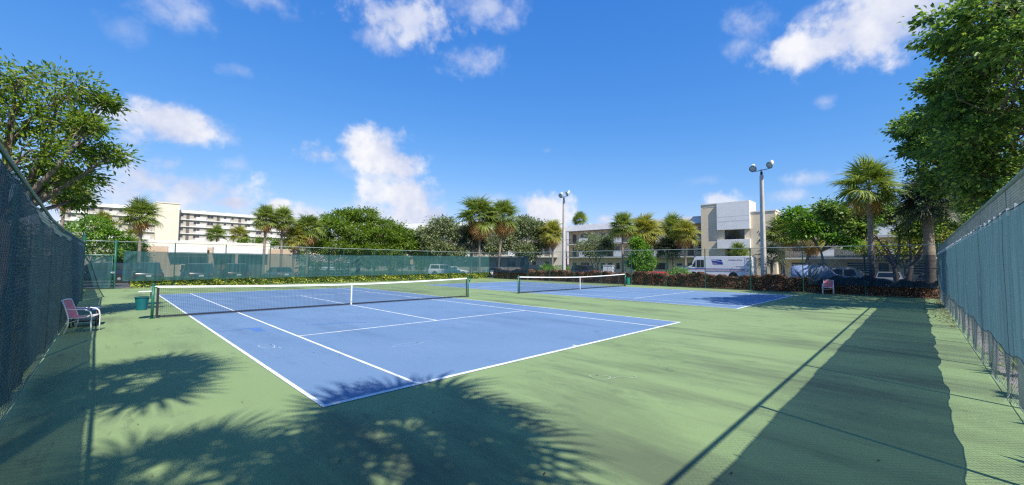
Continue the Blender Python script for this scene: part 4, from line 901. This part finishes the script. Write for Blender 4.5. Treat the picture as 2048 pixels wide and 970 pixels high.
# ------------------------------------------------------------------ small plants along the near fence, agaves, litter
def tuft(label, x, y, s, n, leafm, seed, name='agave_plant', cat='plant', up=.5, wd=.11):
    rg = np.random.default_rng(seed); T = empty(name, (x, y, 0), 0, label, cat); vs = []; fs = []
    base = MB().lathe([(.02*s, 0), (.06*s, .02), (.05*s, .10*s), (.01, .14*s)], 8).build('stem', M['trunk'], T)
    me = []
    for i in range(n):
        az = i*2.4+rg.normal()*.2; el = R(20+60*rg.random())*up*1.6; ln = s*rg.uniform(.7, 1.15)
        d = np.array((math.cos(az)*math.cos(el), math.sin(az)*math.cos(el), math.sin(el))); sd = np.array((-math.sin(az), math.cos(az), 0)); b = len(vs)
        for t, w in ((0, .5), (.35, 1), (.7, .7)):
            p = d*ln*t+np.array((0, 0, .06*s-.25*ln*t*t*(1-math.sin(el)))); vs += [tuple(p+sd*wd*s*w/2+np.array((0, 0, .02*s))), tuple(p), tuple(p-sd*wd*s*w/2+np.array((0, 0, .02*s)))]
        vs.append(tuple(d*ln+np.array((0, 0, .06*s-.25*ln*(1-math.sin(el))))))
        for k in (0, 3): fs += [(b+k, b+k+1, b+k+4, b+k+3), (b+k+1, b+k+2, b+k+5, b+k+4)]
        fs += [(b+6, b+7, b+9), (b+7, b+8, b+9)]
    MB().add(vs, fs).build('leaves', leafm, T); return T
tuft('large spiky blue agave behind the right windscreen', 34.6, .35, 1.9, 26, M['agave'], 91, wd=.13)
for i, (x, s) in enumerate(((8.9, .55), (7.1, .62), (5.6, .4), (11.3, .3), (4.0, .55), (2.9, .3))):
    tuft(['spiky weed outside the near fence, farthest of the large ones', 'broad weed tuft at the near fence foot in the middle', 'small weed tuft after the broad one', 'tiny weed tuft farthest along the near fence', 'weed tuft nearest the lower right corner', 'small weed closest to the camera at the near fence'][i], x, -6.55, s, 16, M['leafR'], 92+i, 'weed_tuft', 'plant', .8, .22)
def litter():
    rg = np.random.default_rng(99); n = 1100
    x = np.concatenate([rg.uniform(16, 30.5, 800), rg.uniform(1, 18, 300)]); y = np.where(np.arange(n) < 800, -6.15+np.abs(rg.normal(size=n))*.1, -6.25-rg.random(n)*.7)
    y[:800] = np.where(rg.random(800) < .6, -6.1+np.abs(rg.normal(size=800))*.22*(1+(x[:800]-15)/12), y[:800])
    p = np.stack([x, y, rg.uniform(.012, .05, n)], 1); nr = rand_dirs(n, rg)*.5+np.array((0, 0, 1)); s = rg.uniform(.03, .08, n)
    v, q = leaf_quads(p, rand_dirs(n, rg)*np.array((1, 1, .2)), nr, s, s*.5)
    tag(inst('leaf_litter', rawmesh('leaf_litter', v, q, M['litter'])), 'brown fallen leaves along the foot of the near fence', 'leaves', kind='stuff')
    p = np.stack([rg.uniform(-2.6, 30, 90), rg.uniform(-5.8, 12, 90), np.full(90, .014)], 1); s = rg.uniform(.02, .045, 90)
    v, q = leaf_quads(p, rand_dirs(90, rg)*np.array((1, 1, .2)), rand_dirs(90, rg)*.4+np.array((0, 0, 1)), s, s*.5)
    tag(inst('leaf_litter', rawmesh('leaf_litter', v, q, M['litter'])), 'few stray dry leaves scattered over the court', 'leaves', kind='stuff')
litter()

# ------------------------------------------------------------------ vehicles (local x forward, z up)
def wheel(T, x, y, r, w=.21):
    o = MB().lathe([(r*.62, -w/2), (r*.93, -w/2), (r, -w/2+.03), (r, w/2-.03), (r*.93, w/2), (r*.62, w/2)], 20, (0, 0, 0), 'y').build('wheel', M['tyre'], T, loc=(x, y, r))
    MB().lathe([(r*.64, -w/2+.03), (r*.58, w/2-.012), (r*.3, w/2+.002), (.03, w/2+.006)] if y > 0 else [(.03, -w/2-.006), (r*.3, -w/2-.002), (r*.58, -w/2+.012), (r*.64, w/2-.03)], 14, (0, 0, 0), 'y').build('rim', M['rim'], o)
def loft(sections):
    """sections: (x, [(y,z)...]) closed rings of equal length"""
    vs = []; fs = []; n = len(sections[0][1])
    for x, ring in sections: vs += [(x, y, z) for y, z in ring]
    for i in range(len(sections)-1):
        for k in range(n): fs.append((i*n+k, i*n+(k+1) % n, (i+1)*n+(k+1) % n, (i+1)*n+k))
    fs += [tuple(range(n)), tuple((len(sections)-1)*n+k for k in range(n))]
    return MB().add(vs, fs)
def car(label, x, y, rz, pm, kind='sedan', group='parked cars around the courts', plate=True, seed=1):
    P = {'sedan': dict(L=4.6, W=1.8, belt=.92, roof=1.44, hood=.88, c=(-1.75, -1.15, .35, 1.1), tail=.98, r=.32),
         'suv': dict(L=4.7, W=1.9, belt=1.05, roof=1.76, hood=1.05, c=(-2.2, -2.0, .45, 1.2), tail=1.08, r=.36),
         'van': dict(L=5.3, W=2.0, belt=1.12, roof=2.0, hood=1.1, c=(-2.6, -2.5, 1.0, 1.75), tail=1.15, r=.36),
         'pickup': dict(L=5.4, W=1.95, belt=1.08, roof=1.82, hood=1.08, c=(-.9, -.7, .6, 1.35), tail=1.06, r=.38)}[kind]
    T = empty('parked_car', (x, y, -.1), rz, label, 'car', group); Lh = P['L']/2; w = P['W']/2; b = P['belt']
    def ring(hw, z0, z1, tuck): return [(-hw*.9, z0), (-hw, z0+.22), (-hw, z1-.12), (-hw+tuck, z1), (hw-tuck, z1), (hw, z1-.12), (hw, z0+.22), (hw*.9, z0)]
    S = [(-Lh, ring(w*.86, .42, P['tail']-.12, .12)), (-Lh+.12, ring(w*.95, .28, P['tail']-.02, .1)), (P['c'][0], ring(w, .24, b+.02, .08)), (P['c'][3], ring(w, .24, b, .08)), (Lh-.55, ring(w*.96, .24, P['hood']-.06, .12)), (Lh-.1, ring(w*.88, .26, P['hood']-.16, .16)), (Lh, ring(w*.8, .38, P['hood']-.30, .16))]
    body = loft(S).build('body', pm, T, True, bevel=.015)
    rb, rt, ft, fb = P['c']; ri = w-.20; bi = w-.07; zr = P['roof']
    cab = loft([(rb, [(-bi, b-.03), (-bi, b), (bi, b), (bi, b-.03)]), (rt, [(-ri-.05, b-.03), (-ri, zr-.05), (ri, zr-.05), (ri+.05, b-.03)]), ((rt+ft)/2, [(-ri-.05, b-.03), (-ri, zr), (ri, zr), (ri+.05, b-.03)]), (ft, [(-ri-.05, b-.03), (-ri, zr-.04), (ri, zr-.04), (ri+.05, b-.03)]), (fb, [(-bi, b-.04), (-bi, b-.01), (bi, b-.01), (bi, b-.04)])])
    cab.build('cabin', pm, T, False, bevel=.04)
    e = .012
    for s in (-1, 1):
        pts = lambda x_, t: (x_, s*((ri+.05)*(1-t)+ri*t+e+.004), b-.03+(zr-.04-b)*t)
        mid = (rt+ft)/2+.05; t0, t1 = .16, .88
        for xa0, xa1, xb0, xb1 in ((rt-.12*(kind == 'sedan'), rt+.1, mid-.05, mid-.05), (mid+.05, mid+.05, ft+.36*(fb-ft), ft-.02)):
            MB().add([pts(xa0, t0), pts(xb0, t0), pts(xb1, t1), pts(xa1, t1)], [(0, 1, 2, 3) if s < 0 else (3, 2, 1, 0)]).build('side_window', M['carglass'], T)
        MB().box(.02, .16, s*(w+.02)-.06, s*(w+.02)+.06+.06*s, b-.02, b+.14).build('mirror', pm, T, bevel=.02, loc=(fb-.75, 0, 0))
        MB().box(Lh-.17, Lh-.03, s*w*.62-.14, s*w*.62+.14, P['hood']-.30, P['hood']-.18).build('headlight', M['headl'], T, bevel=.02)
        MB().box(-Lh-.012, -Lh+.1, s*w*.70-.12, s*w*.70+.10, P['tail']-.32, P['tail']-.14).build('tail_light', M['taill'], T, bevel=.02)
        for xx in (Lh-.92, -Lh+.95):
            MB().lathe([(P['r']+.05, -.006), (P['r']+.05, .006)], 20, (xx, s*(w+.003), P['r']+.02), 'y').build('wheel_arch', M['blackmetal'], T); wheel(T, xx, s*(w-.08), P['r'])
    def quad4(xa, za, xb, zb, ya, yb, off): return MB().add([(xa+off, -ya, za+e), (xa+off, ya, za+e), (xb+off, yb, zb+e), (xb+off, -yb, zb+e)], [(0, 1, 2, 3)])
    k0, k1 = .12, .9
    quad4(fb+(ft-fb)*k0+.006, b+(zr-b-.04)*k0, fb+(ft-fb)*k1+.006, b+(zr-b-.04)*k1, bi-.1, ri-.05, e).build('windscreen_glass', M['carglass'], T)
    quad4(rb+(rt-rb)*k0-.006, b+(zr-b-.05)*k0, rb+(rt-rb)*k1-.006, b+(zr-b-.05)*k1, bi-.12, ri-.06, -e).build('rear_window', M['carglass'], T)
    MB().box(Lh-.04, Lh+.03, -w*.78, w*.78, .36, .52).build('bumper', pm, T, bevel=.03); MB().box(-Lh-.03, -Lh+.04, -w*.82, w*.82,   .40, .58).build('bumper', pm, T, bevel=.03)
    if plate: MB().box(-Lh-.05, -Lh-.032, -.16, .16, .68, .82).build('licence_plate', M['white'], T); MB().box(Lh-.02, Lh+.035, -w*.5, w*.5, .56, .66).build('grille', M['blackmetal'], T)
    return T
UP = R(90)
car('dark pickup backed up to the far fence beside the gate', .35, 40.0, UP, M['pdark'], 'pickup')
car('dark sport utility car seen from behind, right of the dark pickup', 3.5, 38.4, UP, M['pnavy'], 'suv')
car('dark car seen from behind, third from the gate', 6.3, 39.4, UP, M['pdark'], 'suv')
car('grey car half hidden behind the far windscreen below the twin palms', 9.9, 38.6, UP, M['pgrey'], 'sedan')
car('navy car visible through the corner gate', -2.6, 44.5, R(180), M['pnavy'], 'suv')
car('white car behind the far windscreen under the pale tree', 32.6, 43.2, R(-30), M['pwhite'], 'suv')
car('second white car right behind the first under the pale tree', 36.2, 45.6, R(-35), M['pwhite'], 'sedan')
car('white sedan at the far fence corner', 37.4, 36.6, R(-50), M['pwhite'], 'sedan')
for i, (cx_, cy_) in enumerate(((28.6, 84.5), (30.5, 82.7), (31.9, 81.3), (33.2, 80))):
    car(['leftmost', 'second', 'third', 'rightmost'][i]+' of four distant white cars under the round tree', cx_, cy_, R(-125), M['pwhite'], 'sedan')
car('black sport utility car parked before the three storey wing', 49.2, 30.0, R(-90), M['pnavy'], 'suv')
car('red car with only its roof above the copper hedge', 36.6, 12.7, R(0), M['pred'], 'sedan').scale = (.86, .86, .86)
car('dark wagon behind the screened fence corner', 44.5, 35.8, R(-60), M['pdark'], 'suv')
car('white van behind the right windscreen', 38.0, -1.4, R(-90), M['pwhite'], 'pickup')
car('silver car seen between the trunks on the right', 46.8, -3.6, R(0), M['psilver'], 'sedan')
car('dark grey car deep in the right corner', 44.6, -6.6, R(20), M['pgrey'], 'suv')
# covered car
cc = empty('covered_car', (36.4, .15, -.1), R(-90), 'car under a pale blue grey fabric cover by the right hedge', 'car')
def cover_ring(hw, h): return [(-hw-.06, .12), (-hw, .7), (-hw*.96, 1.0), (-hw*.72, h-.08), (-hw*.5, h), (hw*.5, h), (hw*.72, h-.08), (hw*.96, 1.0), (hw, .7), (hw+.06, .12)]
loft([(-1.5, cover_ring(.78, 1.75)), (-1.4, cover_ring(.9, 1.92)), (-.5, cover_ring(.95, 1.98)), (.7, cover_ring(.95, 1.9)), (1.2, cover_ring(.92, 1.3)), (1.9, cover_ring(.9, 1.15)), (2.15, cover_ring(.8, .9))]).build('cover', M['cover'], cc, True, bevel=.03)
MB().tube([(-1.45, -.98, .2), (-.5, -1.03, .16), (.7, -1.03, .2), (1.9, -.97, .18)], .015, 6).tube([(-1.45, .98, .2), (-.5, 1.03, .16), (.7, 1.03, .2), (1.9, .97, .18)], .015, 6).build('cover_hem', M['hem'], cc)
for xx in (-.95, 1.45):
    for s in (-1, 1): wheel(cc, xx, s*.82, .32)

# mail truck: side faces the court (-x side), nose towards +y
mt = empty('mail_truck', (50.1, 11.4, -.1), R(90), 'white mail delivery truck with blue eagle logo behind the copper hedge', 'truck')
hw = 1.1
prof = [(-3.62, .62), (-3.62, 2.86), (-3.54, 2.94), (2.42, 2.94), (2.55, 2.86), (3.02, 1.86), (3.55, 1.62), (3.72, 1.42), (3.74, .62)]
body = MB().prism([(x, z) for x, z in prof], -hw, hw, 'y').build('body', M['truckwhite'], mt, bevel=.05)
# local +y is world -x after the 90 degree turn, so the visible side is +y
S_ = hw+.004
MB().add([(1.46, S_, 2.52), (2.30, S_, 2.52), (2.30, S_, 1.62), (1.46, S_, 1.62)], [(0, 1, 2, 3)]).build('cab_window', M['carglass'], mt)
fr = MB()
for x0, x1, z0, z1 in ((1.40, 2.36, 2.52, 2.57), (1.40, 2.36, 1.57, 1.62), (1.40, 1.46, 1.62, 2.52), (2.30, 2.36, 1.62, 2.52), (1.86, 1.89, 1.62, 2.52)): fr.box(x0, x1, S_-.002, S_+.012, z0, z1)
fr.build('window_frame', M['psilver'], mt)
MB().add([(2.46, S_, 2.45), (2.50, S_, 2.45), (2.90, S_, 1.70), (2.46, S_, 1.66)], [(0, 1, 2, 3)]).build('quarter_window', M['carglass'], mt)
MB().add([(2.56, -hw+.12, 2.78), (2.56, hw-.12, 2.78), (3.01, hw-.12, 1.92), (3.01, -hw+.12, 1.92)], [(0, 1, 2, 3)]).build('windscreen_glass', M['carglass'], mt).location = (.012, 0, .006)
MB().box(1.30, 1.315, S_-.002, S_+.006, .7, 2.8).box(2.40, 2.412, S_-.002, S_+.006, .7, 2.5).build('door_seam', M['pgrey'], mt)
MB().box(-3.5, 3.3, S_-.003, S_+.004, 1.42, 1.50).build('side_stripe', M['logoblue'], mt); MB().box(-3.5, 3.3, S_-.003, S_+.004, 1.30, 1.345).build('side_stripe', M['logored'], mt)
MB().box(-3.5, 1.2, S_-.002, S_+.03, 1.21, 1.26).build('rub_rail', M['psilver'], mt)
def yplate(pts, m, name, off): return MB().add([(x, S_+off, z) for x, z in pts], [tuple(range(len(pts)))]).build(name, m, mt)
yplate([(.62, 2.56), (-.52, 2.56), (-.72, 1.98), (.42, 1.98)][::1], M['logoblue'], 'logo_panel', .003)
yplate([(.60, 2.50), (.20, 2.485), (-.22, 2.40), (-.50, 2.30), (-.60, 2.22), (-.40, 2.30), (-.05, 2.385), (.30, 2.42), (.585, 2.43)], M['truckwhite'], 'logo_eagle', .007)
yplate([(.50, 2.18), (.15, 2.17), (-.35, 2.07), (-.1, 2.11), (.485, 2.125)], M['truckwhite'], 'logo_wing', .007)
yplate([(.46, 2.075), (.1, 2.07), (-.2, 2.02), (.44, 2.035)], M['logored'], 'logo_stripe', .007)
glyphs(mt, 'We Deliver For You', .17, (-1.3, S_+.004, 2.46), (R(90), 0, R(180)), M['ink'], 'side_lettering')
glyphs(mt, 'www.usps.com', .13, (-2.05, S_+.004, 1.72), (R(90), 0, R(180)), M['ink'], 'side_lettering')
MB().box(-3.56, -3.02, S_-.002, S_+.02, .8, 2.84).build('rear_corner_panel', M['white'], mt)
glyphs(mt, '7230', .30, (-3.18, S_+.022, 2.42), (R(90), R(90), R(180)), M['ink'], 'unit_number')
MB().box(-3.45, -3.12, S_+.018, S_+.03, 2.62, 2.70).build('marker_lamp', M['taill'], mt); MB().box(-3.36, -3.2, S_+.018, S_+.03, 1.3, 1.44).build('marker_lamp', M['taill'], mt)
for xx in (-1.75, 2.75):
    for s in (-1, 1):
        MB().lathe([(.50, -.006), (.50, .006)], 24, (xx, s*(hw+.004), .62), 'y').build('wheel_arch', M['blackmetal'], mt); wheel(mt, xx, s*(hw-.06), .42, .26)
MB().tube([(2.7, hw, 1.95), (2.85, hw+.25, 2.0), (2.85, hw+.25, 2.35), (2.62, hw, 2.5)], .015, 6).box(2.78, 2.86, hw+.16, hw+.34, 1.9, 2.3).build('mirror', M['blackmetal'], mt)
MB().box(3.70, 3.86, -hw, hw, .5, .72).build('bumper', M['pgrey'], mt, bevel=.03)
for s in (-1, 1): MB().lathe([(.11, 0), (.11, .03), (.02, .04)], 14, (3.72, s*.8, 1.12), 'x').build('headlight', M['headl'], mt)

# ------------------------------------------------------------------ lamps, signs, boxes beyond the fences
def street_lamp(x, y, h, label, s=1.0):
    T = empty('street_lamp', (x, y, -.1), R(30), label, 'street lamp')
    MB().tube([(0, 0, 0), (0, 0, h-.55*s)], [.14*s, .12*s], 10).build('post', M['blackmetal'], T, True)
    MB().lathe([(.10*s, h-.6*s), (.24*s, h-.45*s), (.62*s, h-.08*s), (.66*s, h), (.3*s, h+.06*s), (.02, h+.09*s)], 8).build('lamp_head', M['blackmetal'], T)
    return T
street_lamp(20.4, 54.0, 7.55, 'black street lamp with square flared head before the round tree', .9)
street_lamp(14.4, 54.4, 5.6, 'shorter black street lamp between the twin palms', .7)
sg = empty('parking_sign', (23.6, 37.1, -.1), R(-40), 'small yellow parking sign behind the far windscreen', 'sign')
MB().tube([(0, 0, 0), (0, 0, 2.3)], .03, 8).build('post', M['galv'], sg, True); MB().box(-.18, .18, -.04, -.028, 1.75, 2.3).build('sign_plate', M['signp'], sg, bevel=.004)
ub = empty('utility_box', (51.2, 27.2, -.1), R(-90), 'white utility enclosure right of the black car', 'enclosure')
MB().box(-.85, .85, -.5, .5, 0, 1.72).build('cabinet', M['bwhite'], ub, bevel=.03); MB().box(-.9, .9, -.55, .55, 1.72, 1.8).build('lid', M['white'], ub, bevel=.02); MB().box(-.01, .01, -.512, -.5, .1, 1.65).build('door_gap', M['pgrey'], ub)
db = empty('waste_container', (55.0, 17.3, -.1), R(-90), 'grey waste container with sloped lid left of the mail truck', 'container')
MB().prism([(-.7, 0), (.6, 0), (.7, 1.35), (-.2, 1.75), (-.75, 1.75)], -1.1, 1.1, 'x').build('bin_body', M['roofgrey'], db, bevel=.03); MB().box(-1.15, 1.15, -.8, -.2, 1.75, 1.80).build('lid', M['pgrey'], db)
bs = empty('blue_sign', (58, 27.9, -.1), R(-90), 'blue and white sign on the wing wall behind the black car', 'sign')
MB().tube([(-.5, 0, 0), (-.5, 0, 2.6)], .04, 6).tube([(.5, 0, 0), (.5, 0, 2.6)], .04, 6).build('post', M['galv'], bs); MB().box(-.7, .7, -.06, -.02, 1.9, 2.6).build('sign_plate', mat('sign_blue', (.25, .42, .50), .5), bs, bevel=.01)
# motor scooter under the covered corner
sc_ = empty('motor_scooter', (44.6, 4.55, -.1), R(-70), 'small scooter parked between the floodlight pole and the covered car', 'scooter')
for xx in (-.6, .6): wheel(sc_, xx, 0, .24, .11)
MB().prism([(-.75, .45), (-.3, .28), (.3, .28), (.45, .4), (.25, .42), (-.05, .42), (-.2, .78), (-.78, .80)], -.15, .15, 'y').build('body', M['pdark'], sc_, bevel=.03)
MB().prism([(.40, .3), (.62, .95), (.56, 1.0), (.30, .4)], -.19, .19, 'y').build('leg_shield', M['pgrey'], sc_, bevel=.02)
MB().tube([(.6, 0, .24), (.5, 0, 1.05)], .03, 8).tube([(.48, -.32, 1.12), (.5, 0, 1.05), (.48, .32, 1.12)], .018, 8).build('handlebar', M['blackmetal'], sc_); MB().lathe([(.02, 0), (.09, .03), (.10, .06)], 12, (.56, 0, .98), 'x').build('headlight', M['headl'], sc_)
for s in (-1, 1): MB().tube([(.5, s*.25, 1.12), (.5, s*.34, 1.32)], .008, 6).lathe([(.06, 0), (.06, .012)], 12, (.5, s*.36, 1.36), 'x').build('mirror', M['steel'], sc_)
MB().box(-.75, -.1, -.14, .14, .80, .86).build('seat', M['tyre'], sc_, bevel=.025)
